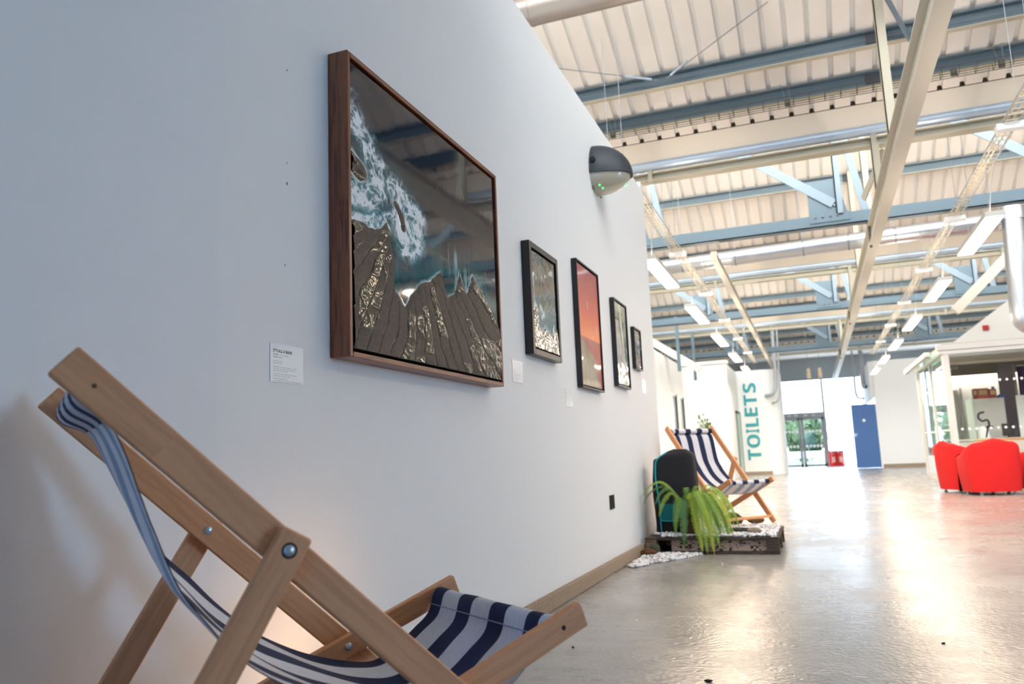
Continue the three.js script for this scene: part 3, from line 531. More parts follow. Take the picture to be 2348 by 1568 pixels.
function deckChair(label, pos, theta, c) {
  const t = thing('deck_chair', label, 'deck chair', pos, Math.PI / 2 - theta), { al, be, hp } = c;
  const a = [-Math.cos(al), Math.sin(al)], b = [Math.cos(be), Math.sin(be)];
  const A = (s, z) => [a[0] * s, hp + a[1] * s, z], B = (s, z) => [b[0] * s, hp + b[1] * s, z];
  const foot = -hp / Math.sin(al) + 0.012, rear = -hp / Math.sin(be) + 0.03;
  const za = 0.275, zb = 0.250, zc = 0.300, T = 0.022;
  for (const s of [1, -1]) {
    const ra = part('back_rail', bar(A(foot, s * za), A(c.top, s * za), T, 0.052, 0.004, [0, 1, 0], s * 0.31), M.beech, t);
    part('dowel_end', rod(A(c.top - 0.052, s * (za + T / 2 - 0.001)), A(c.top - 0.052, s * (za + T / 2 + 0.0006)), 0.0034, 12), std(0x6a4f3a, 0.7), ra);
    const rb = part('seat_rail', bar(B(rear, s * zb), B(c.front, s * zb), T, 0.046, 0.004, [0, 1, 0], 0.7 + s * 0.21), M.beech, t);
    part('dowel_end', rod(B(c.front - 0.052, s * (zb + T / 2 - 0.001)), B(c.front - 0.052, s * (zb + T / 2 + 0.0006)), 0.0045, 12), std(0x2e231b, 0.7), rb);
    const dome = (p, q) => { const d = V(q).sub(V(p)), g = new THREE.SphereGeometry(0.0088, 16, 10, 0, 6.2832, 0, 1.5708).scale(1, 0.55, 1); return g.applyQuaternion(new THREE.Quaternion().setFromUnitVectors(new THREE.Vector3(0, 1, 0), d.normalize())).translate(...p); };
    part('bolt', dome(B(0, s * (zb - T / 2)), B(0, s * (zb - 0.1))), M.bolt, rb, 'domed steel bolt');
    part('bolt', dome(B(0, s * (za + T / 2)), B(0, s * (za + 0.1))), M.bolt, ra, 'domed steel bolt');
    const p0 = A(c.tA, s * zc), rq = rear + c.prop, q0 = B(rq, s * zc), ux = (p0[0] - q0[0]), uy = (p0[1] - q0[1]), L = Math.hypot(ux, uy);
    const rc = part('prop_leg', bar([q0[0] - ux / L * 0.02, q0[1] - uy / L * 0.02, q0[2]], [p0[0] + ux / L * 0.028, p0[1] + uy / L * 0.028, p0[2]], T, 0.05, 0.005, [0, 1, 0], s * 0.17 + 0.5), M.beech, t);
    part('bolt', dome([p0[0], p0[1], s * (zc + T / 2 - 0.001)], [p0[0], p0[1], s]), M.bolt, rc, 'domed steel bolt');
    part('bolt_recess', rod([p0[0], p0[1], s * (zc + T / 2 - 0.002)], [p0[0], p0[1], s * (zc + T / 2 + 0.0004)], 0.0118, 16), std(0x3c3026, 0.7), rc, 'dark recess round the bolt');
    part('bolt', dome([p0[0], p0[1], s * (za - T / 2)], [p0[0], p0[1], 0]), M.bolt, ra, 'domed steel bolt');
  }
  const topS = c.top - 0.052, frontS = c.front - 0.052;
  part('top_dowel', rod(A(topS, -za), A(topS, za), 0.0125, 14), M.beech, t);
  part('front_dowel', rod(B(frontS, -zb), B(frontS, zb), 0.0125, 14), M.beech, t);
  part('foot_bar', bar(A(foot + 0.06, -za), A(foot + 0.06, za), 0.04, 0.022, 0.003), M.beech, t);
  part('rear_bar', bar(B(rear + 0.06, -zb), B(rear + 0.06, zb), 0.04, 0.02, 0.003), M.beech, t);
  { const q = B(rear + c.prop, 0); part('prop_bar', rod([q[0], q[1], -zc], [q[0], q[1], zc], 0.011, 12), M.beech, t); }
  // sling: reference profile mapped onto this chair's two dowels by a similarity
  const e0 = [-0.544, 0.505], e1 = [0.218, 0.082], f0 = [a[0] * topS, a[1] * topS], f1 = [b[0] * frontS, b[1] * frontS];
  const ex = [e1[0] - e0[0], e1[1] - e0[1]], fx = [f1[0] - f0[0], f1[1] - f0[1]], l2 = ex[0] ** 2 + ex[1] ** 2;
  const cr = (ex[0] * fx[0] + ex[1] * fx[1]) / l2, ci = (ex[0] * fx[1] - ex[1] * fx[0]) / l2;
  const mp = ([x, y]) => { const X = x - e0[0], Y = y - e0[1]; return [f0[0] + cr * X - ci * Y, hp + f0[1] + ci * X + cr * Y]; };
  const N = 150, F0 = [f0[0], hp + f0[1]], F1 = [f1[0], hp + f1[1]];
  const edge = (prof) => {
    const mid = prof.map(mp), pts = [], r = 0.0215, r1 = 0.0175;
    const dirIn = Math.atan2(mid[1][1] - mid[0][1], mid[1][0] - mid[0][0]);
    for (let k = 0; k <= 7; k++) { const an = dirIn - Math.PI / 2 - (7 - k) / 7 * 1.6 * Math.PI; pts.push([F0[0] + r * Math.cos(an), F0[1] + r * Math.sin(an)]); }
    for (let k = 1; k < mid.length - 1; k++) pts.push(mid[k]);
    const dOut = Math.atan2(mid[mid.length - 1][1] - mid[mid.length - 2][1], mid[mid.length - 1][0] - mid[mid.length - 2][0]);
    for (let k = 0; k <= 7; k++) { const an = dOut + Math.PI / 2 - k / 7 * 1.7 * Math.PI; pts.push([F1[0] + r1 * Math.cos(an), F1[1] + r1 * Math.sin(an)]); }
    return new THREE.CatmullRomCurve3(pts.map(([x, y]) => new THREE.Vector3(x, y, 0)), false, 'centripetal');
  };
  const curve = edge(SLING), P = curve.getSpacedPoints(N), tan = P.map((_, i) => curve.getTangentAt(i / N)), Q = c.twist ? edge(SLINGF).getSpacedPoints(N) : P;
  const hw0 = 0.246, hw1 = 0.234;
  const skin = (o) => grid(40, N, (u, v) => {
    const i = Math.round(v * N), p = Q[i].clone().lerp(P[i], u), n = [-tan[i].y, tan[i].x], s = 2 * u - 1, w = (hw0 + (hw1 - hw0) * v) * (1 - 0.035 * Math.sin(Math.PI * v));
    const pull = Math.sin(Math.PI * v), sag = 0.010 * (1 - s * s) * pull + 0.004 * Math.sin(s * 9 + v * 14) * pull * sm(0.5, 0.9, v) + 0.003 * Math.sin(s * 5 - v * 21) * pull;
    const d = o - sag; return [p.x + n[0] * d, p.y + n[1] * d, s * w];
  });
  const topSkin = skin(0.001), low = skin(-0.001); low.setIndex(Array.from(low.index.array).reverse()); low.computeVertexNormals();
  const sl = part('sling', topSkin, M.canvas, t, 'navy and white striped canvas sling');
  part('sling_underside', low, M.canvasBack, sl, 'paler underside of the cloth');
  const band = (v0, v1, o) => { const g = skin(o), nu = 41, keep = []; const ix = g.index.array; for (let k = 0; k < ix.length; k += 3) { const row = Math.floor(Math.min(ix[k], ix[k + 1], ix[k + 2]) / nu) / N; if (row >= v0 && row < v1) keep.push(ix[k], ix[k + 1], ix[k + 2]); } g.setIndex(keep); return g.toNonIndexed(); };
  part('hem_cuff', band(0.0, c.cuff, -0.0032), M.canvas, sl, 'striped hem cuff wrapped round the top dowel');
  const hem = (v) => { const i = Math.round(v * N), p = P[i], n = [-tan[i].y, tan[i].x]; return rod([p.x + n[0] * 0.0012, p.y + n[1] * 0.0012 , -hw0 * 0.98], [p.x + n[0] * 0.0012, p.y + n[1] * 0.0012, hw0 * 0.98 * (hw1 / hw0)], 0.0012, 5); };
  part('hem_stitch', hem(0.905), std(0x8f9cb4, 0.9), sl);
  return t;
}
deckChair('striped deck chair in the foreground, seen from behind, close to the picture wall', [-0.793, 0.163, -1.407], 0.657, { al: 42.86 * D, be: 20.53 * D, hp: 0.255, top: 0.794, tA: 0.393, front: 0.287, prop: 0.09, twist: true, cuff: 0.118 });
deckChair('striped deck chair facing the camera on the gravel-covered pallet', [-0.745, 0.165, -7.526], 2.287, { al: 50.2 * D, be: 24.63 * D, hp: 0.267, top: 0.806, tA: 0.385, front: 0.292, prop: 0.09, cuff: 0.118 });

// ---------------------------------------------------------------- pallets with pebbles, stones
function pallet(label, x0, x1, z0, z1) {     // boards along x, three skids, end blocks
  const w = x1 - x0, d = z1 - z0, t = thing('wooden_pallet', label, 'pallet', [x0, 0, z0]);
  for (let i = 0; i < 7; i++) { const bw = d / 7; part('deck_board', bx(w, 0.02, bw * (i === 0 || i === 6 ? 0.98 : 0.86), w / 2, 0.12 + (i % 3) * 0.0006, bw * (i + 0.5), 0.003, i * 0.31), M.pallet, t); }
  for (const zc of [0.05, d / 2, d - 0.05]) {
    part('bottom_board', bx(w, 0.018, 0.1, w / 2, 0.009, zc, 0.003, zc), M.pallet, t);
    for (const xc of [0.05, w / 2, w - 0.05]) part('block', bx(0.095, 0.092, 0.095, xc, 0.064, zc, 0.004, xc + zc), xc > w - 0.2 ? M.pallet : M.palletPale, t);
  }
  for (const xc of [0.05, w / 2, w - 0.05]) part('stringer_board', bx(0.095, 0.012, d - 0.01, xc, 0.1055, d / 2, 0.002, xc), M.pallet, t);
  return t;
}
const pal = pallet('weathered wooden pallet with gravel, a bag, a fern and a deck chair on it', -1.385, -0.33, -7.66, -6.66);
const spl = part('splashed_board', bx(0.46, 0.085, 0.02, 0.74, 0.064, 0.96, 0.003), std(0xffffff, 0.8, { map: tex(256, 64, (u, v) => mix([0.66, 0.57, 0.50], [0.13, 0.10, 0.085], sm(0.46, 0.66, fbm(u * 22, v * 6, 4) + 0.12 * (v - 0.5))), true, [2.2, 11]) }), pal, 'pale board splashed with dark stains');
part('splashed_board', bx(0.26, 0.085, 0.02, 0.34, 0.064, 0.955, 0.003, 0.3), spl.material, pal);
pallet('wooden pallet under the foreground deck chair', -1.38, -0.3, -1.72, -0.6);
function pebbleGeo(s) { const g = new THREE.IcosahedronGeometry(1, 1), p = g.attributes.position; for (let i = 0; i < p.count; i++) { const v = new THREE.Vector3().fromBufferAttribute(p, i), k = 0.8 + 0.4 * vn(v.x * 1.7 + s, v.y * 1.7 + v.z * 2.3); p.setXYZ(i, v.x * k, v.y * k * 0.62, v.z * k * 0.85); } g.computeVertexNormals(); return g; }
function pebbles(name, label, n, place) {
  const im = new THREE.InstancedMesh(pebbleGeo(3), std(0xffffff, 0.75), n); im.name = name; im.userData = { label, category: 'pebbles', kind: 'stuff' };
  const m = new THREE.Matrix4(), q = new THREE.Quaternion(), e = new THREE.Euler();
  for (let i = 0; i < n; i++) { const [x, y, z] = place(i), s = rr(0.009, 0.019); e.set(rr(-0.5, 0.5), rr(0, 6.3), rr(-0.5, 0.5)); m.compose(new THREE.Vector3(x, y + s * 0.35, z), q.setFromEuler(e), new THREE.Vector3(s, s, s)); im.setMatrixAt(i, m); const k = rnd() < 0.16 ? rr(0.28, 0.42) : rr(0.58, 0.88); im.setColorAt(i, lin(k, k * rr(0.94, 0.99), k * rr(0.94, 1.0))); }
  im.castShadow = im.receiveShadow = true; scene.add(im); return im;
}
pebbles('pebble_bed', 'white and grey pebbles spread over the pallet top', 5200, () => { const x = rr(-1.34, -0.36), e = 0.02 * rnd(); return [x, 0.131 + rr(0, 0.014), rr(-7.6, x < -1.25 ? -6.85 : -6.7) + e]; });
pebbles('pebble_bed', 'loose white and grey pebbles spilled on the floor before the pallet by the wall', 950, () => { for (;;) { const x = rr(-1.36, -0.86), z = rr(-6.64, -5.78), w = -6.68 + 0.92 * Math.pow(Math.max(0, (-0.9 - x) / 0.46), 0.8) * (0.86 + 0.2 * vn(x * 20, 3)); if (z < w) return [x, rr(0, 0.010), z]; } });
pebbles('pebble_bed', 'pebbles on the pallet of the foreground deck chair, out of view', 900, () => [rr(-1.35, -0.33), 0.131 + rr(0, 0.014), rr(-1.68, -0.64)]);
function stone(label, p, s, col, sd, turn = 0) { const g = new THREE.IcosahedronGeometry(1, 2), a = g.attributes.position; for (let i = 0; i < a.count; i++) { const v = new THREE.Vector3().fromBufferAttribute(a, i), k = 0.72 + 0.5 * fbm(v.x * 1.3 + sd, v.y * 1.3 + v.z * 1.9 + sd, 3); a.setXYZ(i, v.x * k * s[0], v.y * k * s[1], v.z * k * s[2]); } g.computeVertexNormals(); const m = part('stone', g, std(0xffffff, 0.85, { map: tex(64, 64, (u, v) => mix(col.map((c) => c * 0.55), col.map((c) => Math.min(1, c * 1.2)), fbm(u * 8 + sd, v * 8, 4)), true) }), scene); m.name = numbered('stone'); m.position.set(...p); m.rotation.y = turn; m.userData = { label, category: 'stone' }; }
stone('dark brown rough stone on the pebbles under the deck chair, left of the tan stone', [-0.76, 0.20, -7.59], [0.10, 0.06, 0.06], [0.36, 0.29, 0.22], 2);
stone('tan flat stone on the pebbles by the deck chair foot', [-0.57, 0.186, -7.635], [0.085, 0.035, 0.05], [0.62, 0.47, 0.30], 5);
stone('flat grey stone at the front of the pallet, right of the fern', [-0.52, 0.170, -6.80], [0.062, 0.026, 0.045], [0.58, 0.52, 0.44], 9);
stone('dark slate lying on the pebbles behind the fern fronds', [-0.64, 0.165, -6.93], [0.10, 0.022, 0.05], [0.24, 0.23, 0.22], 11);
stone('rusty brown stone on the floor by the skirting at the pallet corner', [-1.325, 0.032, -6.5], [0.062, 0.036, 0.045], [0.44, 0.27, 0.12], 14);
stone('mossy grey stone wedged under the pallet corner at the wall', [-1.30, 0.05, -6.615], [0.05, 0.05, 0.03], [0.36, 0.35, 0.27], 17);

// ---------------------------------------------------------------- tall black bag
{
  const t = thing('padded_bag', 'tall black textile bag with turquoise piping standing against the wall on the pallet', 'bag', [-1.165, 0.142, -7.0]);
  const HT = 0.70, fz = tex(256, 256, (u, v) => 0.3 + 0.7 * fbm(u * 40, v * 60, 3), false, [3, 3]);
  const skin = (an, v, off = 0) => {
    const ca = Math.cos(an), sa = Math.sin(an), e = 0.42, p = (c) => Math.sign(c) * Math.pow(Math.abs(c), e), n = sm(0.84, 1.0, v), k = Math.sqrt(Math.max(0, 1 - 0.93 * Math.pow(n, 4))), bulge = 1 + 0.07 * Math.sin(v * 3.0) - 0.03 * Math.sin(v * 9);
    const x = p(ca) * (0.172 + off) * (0.45 + 0.55 * k) * bulge + 0.015 * v, z = p(sa) * (0.115 + off) * (0.3 + 0.7 * k) * bulge, wr = off ? 0 : 0.007 * (fbm(an * 2 + 3, v * 9, 3) - 0.5);
    return [x + wr * ca, v * HT - 0.05 * sm(0.3, -1, ca) * n, z + wr * sa];
  };
  const body = grid(56, 48, (u, v) => skin(u * Math.PI * 2, v));
  const lid = grid(40, 5, (u, v) => { const q = skin(u * Math.PI * 2, 1), r = 1 - v, c = [0.012, HT + 0.004, 0]; return [c[0] + (q[0] - c[0]) * r, q[1] + (c[1] - q[1]) * v, q[2] * r]; });
  part('bag_body', [body, lid], phys(lin(0.012, 0.012, 0.014), 0.95, { sheen: 0.4, sheenRoughness: 0.6, sheenColor: new THREE.Color(0.2, 0.2, 0.22), bumpMap: fz, bumpScale: 0.004 }), t);
  const teal = std(lin(0.0, 0.36, 0.42), 0.6);
  part('piping', tube([[100, 0.99], [112, 0.94], [124, 0.87], [128, 0.78], [124, 0.66], [117, 0.55], [113, 0.40], [112, 0.25], [114, 0.12], [112, 0.03]].map(([d, v]) => skin(d * D, v, 0.003)), 0.006, 70, 6), teal, t, 'turquoise piping');
  part('pocket', grid(12, 10, (u, v) => skin((112 - 46 * u) * D, 0.155 + 0.2 * v, 0.004)), std(lin(0.0, 0.17, 0.19), 0.8, { bumpMap: fz, bumpScale: 0.003 }), t, 'teal pocket panel');
  part('pocket_trim', tube([[112, 0.155], [95, 0.15], [80, 0.152], [67, 0.156]].map(([d, v]) => skin(d * D, v, 0.005)), 0.005, 20, 6), teal, t);
  const s = thing('strap', 'short red and pink webbing strap hanging behind the black bag', 'strap', [-0.955, 0.165, -7.12]);
  part('webbing', bx(0.035, 0.19, 0.006, 0, 0.10, 0, 0.002), std(0xf3b9ab, 0.8), s); part('buckle', bx(0.03, 0.03, 0.014, 0, 0.21, 0.004, 0.004), std(0xd81e24, 0.4), s, 'red buckle');
}
// ---------------------------------------------------------------- fern
{
  const t = thing('potted_fern', 'bright green potted fern with long drooping fronds at the front of the pallet', 'plant', [-1.03, 0.142, -6.78]);
  part('pot', lathe([[0.0, 0], [0.07, 0], [0.088, 0.13], [0.093, 0.135], [0.084, 0.135], [0.08, 0.11], [0, 0.11]], 24), std(0x4a3524, 0.8), t, 'dark brown pot');
  const leaf = new THREE.Shape(); leaf.moveTo(0, -0.18); leaf.quadraticCurveTo(0.6, -0.2, 1, 0); leaf.quadraticCurveTo(0.6, 0.2, 0, 0.18);
  const lg = new THREE.ShapeGeometry(leaf, 3).toNonIndexed();
  const cols = [lin(0.12, 0.24, 0.03), lin(0.21, 0.34, 0.035), lin(0.33, 0.42, 0.03), lin(0.085, 0.19, 0.05)].map((c) => phys(0xffffff, 0.6, { color: c, transmission: 0.0, side: THREE.DoubleSide }));
  function frond(pts, w, mat) {
    const c = new THREE.CatmullRomCurve3(pts.map(V)), L = c.getLength(), n = Math.round(L / 0.0125), gs = [tubeG(c, 0.0022)];
    for (let i = 3; i <= n; i++) for (const s of [-1, 1]) {
      const u = i / n, p = c.getPointAt(u), d = c.getTangentAt(u), up = new THREE.Vector3(0, 1, 0.25), side = d.clone().cross(up).normalize().multiplyScalar(s), nor = side.clone().cross(d).multiplyScalar(s).normalize();
      const len = 1.12 * w * Math.pow(Math.sin(Math.PI * Math.min(1, 0.12 + u * 0.88)), 0.7) * rr(0.85, 1.1) * (u > 0.96 ? 0.5 : 1), x = side.clone().multiplyScalar(0.94).addScaledVector(d, 0.28).addScaledVector(nor, -0.18).normalize(), y = d.clone().addScaledVector(x, -d.dot(x)).normalize(), z = x.clone().cross(y);
      gs.push(lg.clone().applyMatrix4(new THREE.Matrix4().makeBasis(x.multiplyScalar(len), y.multiplyScalar(0.0235), z.multiplyScalar(0.01)).setPosition(p)));
    }
    part('frond', gs, mat, t);
  }
  const tubeG = (c, r) => new THREE.TubeGeometry(c, 16, r, 5);
  const O = [0, 0.13, 0];
  const tips = [ // [tip, height of the arch, width, shade]
    [[-0.37, 0.31, 0.08], 0.44, 0.050, 1], [[-0.36, 0.26, 0.04], 0.40, 0.046, 0], [[-0.25, 0.25, 0.12], 0.39, 0.048, 3], [[-0.22, 0.16, 0.14], 0.35, 0.046, 1], [[-0.09, 0.02, 0.18], 0.31, 0.044, 0], [[-0.02, -0.09, 0.20], 0.29, 0.042, 3],
    [[0.12, -0.12, 0.22], 0.30, 0.046, 2], [[0.16, -0.13, 0.22], 0.31, 0.046, 1], [[0.21, -0.135, 0.20], 0.33, 0.046, 2], [[0.25, -0.08, 0.18], 0.34, 0.046, 1], [[0.36, 0.03, 0.14], 0.35, 0.044, 2], [[0.41, 0.05, 0.08], 0.37, 0.042, 1],
    [[0.38, 0.13, 0.0], 0.38, 0.038, 1], [[0.30, 0.20, -0.06], 0.40, 0.036, 2], [[0.13, 0.30, -0.06], 0.39, 0.036, 1], [[-0.02, 0.31, -0.06], 0.38, 0.036, 0], [[0.06, 0.22, 0.12], 0.34, 0.042, 2], [[0.30, 0.0, 0.17], 0.34, 0.044, 1], [[0.19, 0.02, 0.19], 0.33, 0.044, 2]];
  for (let i = 0; i < 12; i++) { const a = rr(-0.1, 1.45), L = rr(0.18, 0.36), f = Math.sin(a); tips.push([[0.03 + Math.cos(a) * L, rr(-0.07, 0.2), 0.03 + f * L * 0.55], rr(0.28, 0.38), rr(0.038, 0.048), i % 3]); }
  tips.forEach(([tp, h, w, k]) => frond([O, [tp[0] * 0.22, h * 0.72, tp[2] * 0.2], [tp[0] * 0.55, h, tp[2] * 0.55], [tp[0] * 0.84, (h + tp[1]) * 0.5 + 0.02, tp[2] * 0.85], tp], w, cols[k]));
}
// ---------------------------------------------------------------- warm uplighter behind the foreground chair
{
  const t = thing('spotlight', 'small black spotlight with a warm bulb on a stand behind the foreground chair', 'lamp', [-1.12, 0, -1.96]);
  part('stem', rod([0, 0, 0], [0, 0.27, 0], 0.008, 10), M.black, t); part('foot', lathe([[0, 0], [0.045, 0], [0.045, 0.008], [0.008, 0.014], [0, 0.014]]), M.black, t);
  part('can', lathe([[0.0, 0], [0.028, 0.002], [0.034, 0.03], [0.034, 0.085], [0.031, 0.085], [0.031, 0.035], [0, 0.03]]).rotateZ(80 * D).translate(0.035, 0.285, 0), M.black, t);
  part('bulb', new THREE.SphereGeometry(0.019, 14, 10).translate(-0.045, 0.298, 0), new THREE.MeshStandardMaterial({ color: 0xffc080, emissive: new THREE.Color(1, 0.5, 0.18), emissiveIntensity: 5 }), t, 'glowing amber bulb');
  const l = new THREE.PointLight(lin(1, 0.56, 0.25), 0.10); l.name = 'spotlight_light'; l.position.set(-1.165, 0.298, -1.96); l.castShadow = true; scene.add(l);
}

// ---------------------------------------------------------------- far end: glazed wall, doors, sign
const font = await new FontLoader().loadAsync('fonts/droid/droid_sans_bold.typeface.json');
{
  const ZF = -38.5, n = structure('window_1'), fr = std(lin(0.42, 0.42, 0.42), 0.5);
  const xs = [-1.54, -0.5, 0.53, 1.1, 2.1], ys = [0.06, 1.22, 2.38, 3.12, 3.86];
  const panes = (x0, x1, y0, y1) => part('window_pane', span(x0 + 0.02, x1 - 0.02, y0 + 0.02, y1 - 0.02, ZF - 0.008, ZF), M.farGlass, n);
  part('mullion', span(0.44, 0.54, 0, 3.9, ZF - 0.06, ZF + 0.06, 0.01), M.greyFrame, n, 'thick grey post');
  for (const x of [1.1]) part('mullion', span(x - 0.02, x + 0.02, 0, 3.9, ZF - 0.03, ZF + 0.03), fr, n);
  for (const x of [-1.56, -0.5, 2.12]) part('mullion', span(x - 0.02, x + 0.02, x > 2 ? 0 : 2.42, 3.9, ZF - 0.03, ZF + 0.03), fr, n);
  for (const y of [3.12, 3.88]) part('transom', span(-1.56, 2.12, y - 0.016, y + 0.016, ZF - 0.03, ZF + 0.03), fr, n);
  for (const y of [0.03, 1.22, 2.38]) part('transom', span(0.54, 2.12, y - 0.016, y + 0.016, ZF - 0.03, ZF + 0.03), fr, n);
  for (let i = 0; i < 4; i++) for (let j = 0; j < 4; j++) if (i > 1 || j > 1) panes(xs[i], xs[i + 1], ys[j], ys[j + 1]);
  const w2 = structure('window_2');                      // the glazing continues behind the glass booth
  for (let x = 3.9; x <= 7; x += 1.03) part('mullion', span(x - 0.025, x + 0.025, 0, 3.9, ZF - 0.03, ZF + 0.03), fr, w2);
  for (const y of [0.03, 1.22, 2.2, 3.12, 3.88]) part('transom', span(3.9, 7, y - 0.02, y + 0.02, ZF - 0.03, ZF + 0.03), fr, w2);
  for (let x = 3.9; x < 6.9; x += 1.03) for (const [a, b] of [[0.06, 1.2], [1.24, 2.18], [2.22, 3.1], [3.14, 3.86]]) part('window_pane', span(x + 0.03, x + 1.0, a, b, ZF - 0.008, ZF), M.farGlass, w2);
  const d = structure('door_1');
  part('door_header', span(-1.54, 0.44, 2.18, 2.42, ZF - 0.05, ZF + 0.07, 0.01), M.greyFrame, d);
  for (const x of [-1.0, -0.72, -0.3, 0.02]) part('sensor_cover', span(x - 0.07, x + 0.07, 2.26, 2.34, ZF + 0.06, ZF + 0.09, 0.01), std(0xd0d0d0, 0.5), d);
  for (const [x0, x1] of [[-1.54, -0.56], [-0.54, 0.44]]) {
    const leaf = part('door_leaf', [span(x0, x0 + 0.11, 0, 2.18, ZF - 0.025, ZF + 0.025), span(x1 - 0.11, x1, 0, 2.18, ZF - 0.025, ZF + 0.025), span(x0, x1, 2.1, 2.18, ZF - 0.025, ZF + 0.025), span(x0, x1, 0.005, 0.11, ZF - 0.025, ZF + 0.025)], M.greyFrame, d);
    part('door_pane', span(x0 + 0.1, x1 - 0.1, 0.1, 2.11, ZF - 0.006, ZF + 0.006), M.doorGlass, leaf);
    for (const y of [0.92, 1.58]) for (let i = 0; i < 5; i++) part('manifestation_dot', new THREE.CylinderGeometry(0.062, 0.062, 0.003, 18).rotateX(Math.PI / 2).translate(x0 + 0.185 + i * 0.152, y, ZF + 0.009), M.dots, leaf);
    part('pull_handle', rod([x0 < -1 ? x1 - 0.09 : x0 + 0.09, 0.85, ZF + 0.06], [x0 < -1 ? x1 - 0.09 : x0 + 0.09, 1.25, ZF + 0.06], 0.016, 10), std(0x2a2a2c, 0.4), leaf);
  }
  const b = structure('door_2');
  const leaf = part('door_leaf', span(1.36, 2.2, 0.02, 2.36, -32.44, -32.5, 0.005), std(lin(0.045, 0.13, 0.34), 0.5), b, 'plain blue door leaf');
  part('door_back', span(1.365, 2.195, 0.025, 2.355, -32.5, -32.515), M.white, leaf, 'white back of the door');
  part('door_sign', new THREE.CylinderGeometry(0.055, 0.055, 0.006, 20).rotateX(Math.PI / 2).translate(1.76, 1.76, -32.435), std(0xdadfd8, 0.5), leaf);
  part('handle', [span(1.40, 1.50, 1.24, 1.27, -32.39, -32.41), span(1.4, 1.44, 1.16, 1.30, -32.43, -32.435)], M.bolt, leaf);
  part('threshold', span(1.34, 2.24, 0, 0.012, -32.3, -32.5), M.bolt, b);
  part('side_post', span(2.2, 2.26, 0, 2.7, -32.42, -32.52), M.white, b);
  const gd = structure('door_3');                        // door in the side of the toilet block, seen edge-on
  part('door_leaf', span(-2.345, -2.31, 0.02, 2.05, -27.0, -28.2), std(lin(0.42, 0.60, 0.52), 0.4), gd, 'pale green door seen edge-on');
  part('door_frame', [span(-2.35, -2.30, 0, 2.12, -26.93, -27.0), span(-2.35, -2.30, 0, 2.12, -28.2, -28.27), span(-2.35, -2.30, 2.05, 2.12, -26.93, -28.27)], std(0x6d7a74, 0.5), gd);
}
{ // TOILETS reading upwards
  const t = thing('wall_sign', 'large turquoise lettering TOILETS reading upwards on the white column', 'sign', [0, 0, -28.5]), m = std(lin(0.035, 0.33, 0.36), 0.6);
  const y0 = 0.50, y1 = 3.12, a = (p) => y0 + (1060 - p) / (1060 - 415) * (y1 - y0);
  [['T', 1060, 972], ['O', 957, 848], ['I', 833, 803], ['L', 782, 712], ['E', 695, 622], ['T', 606, 515], ['S', 497, 415]].forEach(([c, p0, p1]) => {
    const g = new TextGeometry(c, { font, size: 1, depth: 0.04, curveSegments: 10 }); g.computeBoundingBox(); const bb = g.boundingBox;
    const hh = 0.43, ww = a(p1) - a(p0);
    g.translate(-bb.min.x, -bb.min.y, 0).scale(ww / (bb.max.x - bb.min.x), hh / (bb.max.y - bb.min.y), 0.6).rotateZ(Math.PI / 2);
    part('letter', g.translate(-1.745, a(p0), 0.001), m, t);
  });
}
{
  const t = thing('fire_point', 'red fire point stand with two extinguishers beside the glass doors', 'fire extinguisher', [0.82, 0, -38.15]), red = std(lin(0.80, 0.02, 0.015), 0.45);
  part('stand', [bx(0.58, 0.66, 0.05, 0, 0.34, -0.1, 0.01), bx(0.58, 0.05, 0.22, 0, 0.025, 0, 0.01)], red, t);
  for (const x of [-0.13, 0.15]) { const e = part('extinguisher', lathe([[0, 0.05], [0.08, 0.05], [0.085, 0.08], [0.085, 0.48], [0.06, 0.55], [0.025, 0.58], [0, 0.58]]).translate(x, 0, 0.02), red, t); part('valve', [bx(0.05, 0.06, 0.04, x, 0.60, 0.02, 0.008), tube([[x, 0.62, 0.03], [x + 0.09, 0.6, 0.05], [x + 0.1, 0.4, 0.04]], 0.012, 12, 6)], M.black, e); part('label', new THREE.CylinderGeometry(0.0865, 0.0865, 0.24, 14, 1, true, -0.8, 1.6).translate(x, 0.29, 0.02), std(lin(0.85, 0.5, 0.45), 0.5), e, 'pale instruction label'); }
  for (const x of [-0.15, 0.15]) part('sign_plate', bx(0.2, 0.09, 0.006, x, 0.63, -0.07), std(0xf2d4d0, 0.5), t);
}
// J-shaped flue pipes and pendants at the far end
[['grey flue pipe bending left above the toilet column, thicker of the left pair', [[-1.03, 5.0, -28.2], [-1.06, 3.3, -28.2], [-1.10, 2.85, -28.2], [-1.17, 2.69, -28.2], [-1.44, 2.64, -28.44]], 0.06],
 ['thin grey flue pipe bending left beside the glazing, lower of the left pair', [[-0.88, 5.0, -28.2], [-0.95, 3.2, -28.2], [-1.0, 2.57, -28.2], [-1.06, 2.43, -28.2], [-1.24, 2.39, -28.50]], 0.032],
 ['thin grey flue pipe bending right before the glazing, lower of the right pair', [[1.76, 4.79, -36], [1.76, 3.8, -36], [1.76, 2.98, -36], [1.84, 2.80, -36], [2.05, 2.76, -36]], 0.045],
 ['grey flue pipe bending right over the blue door, thicker of the right pair', [[1.98, 4.79, -34.2], [1.98, 3.7, -34.2], [1.98, 3.25, -34.2], [1.99, 3.15, -34.15], [2.0, 3.1, -33.8]], 0.085]].forEach(([label, pts, r]) => {
  const t = thing('flue_pipe', label, 'pipe'); part('pipe', tube(pts, r, 30, 14), std(lin(0.40, 0.41, 0.43), 0.45), t);
  const e = pts[4], f = pts[3], k = Math.sign(e[0] - f[0]); part('collar', rod([e[0] - 0.05 * k, e[1], e[2]], [e[0], e[1], e[2]], r + 0.012, 16), M.galv, t);
});
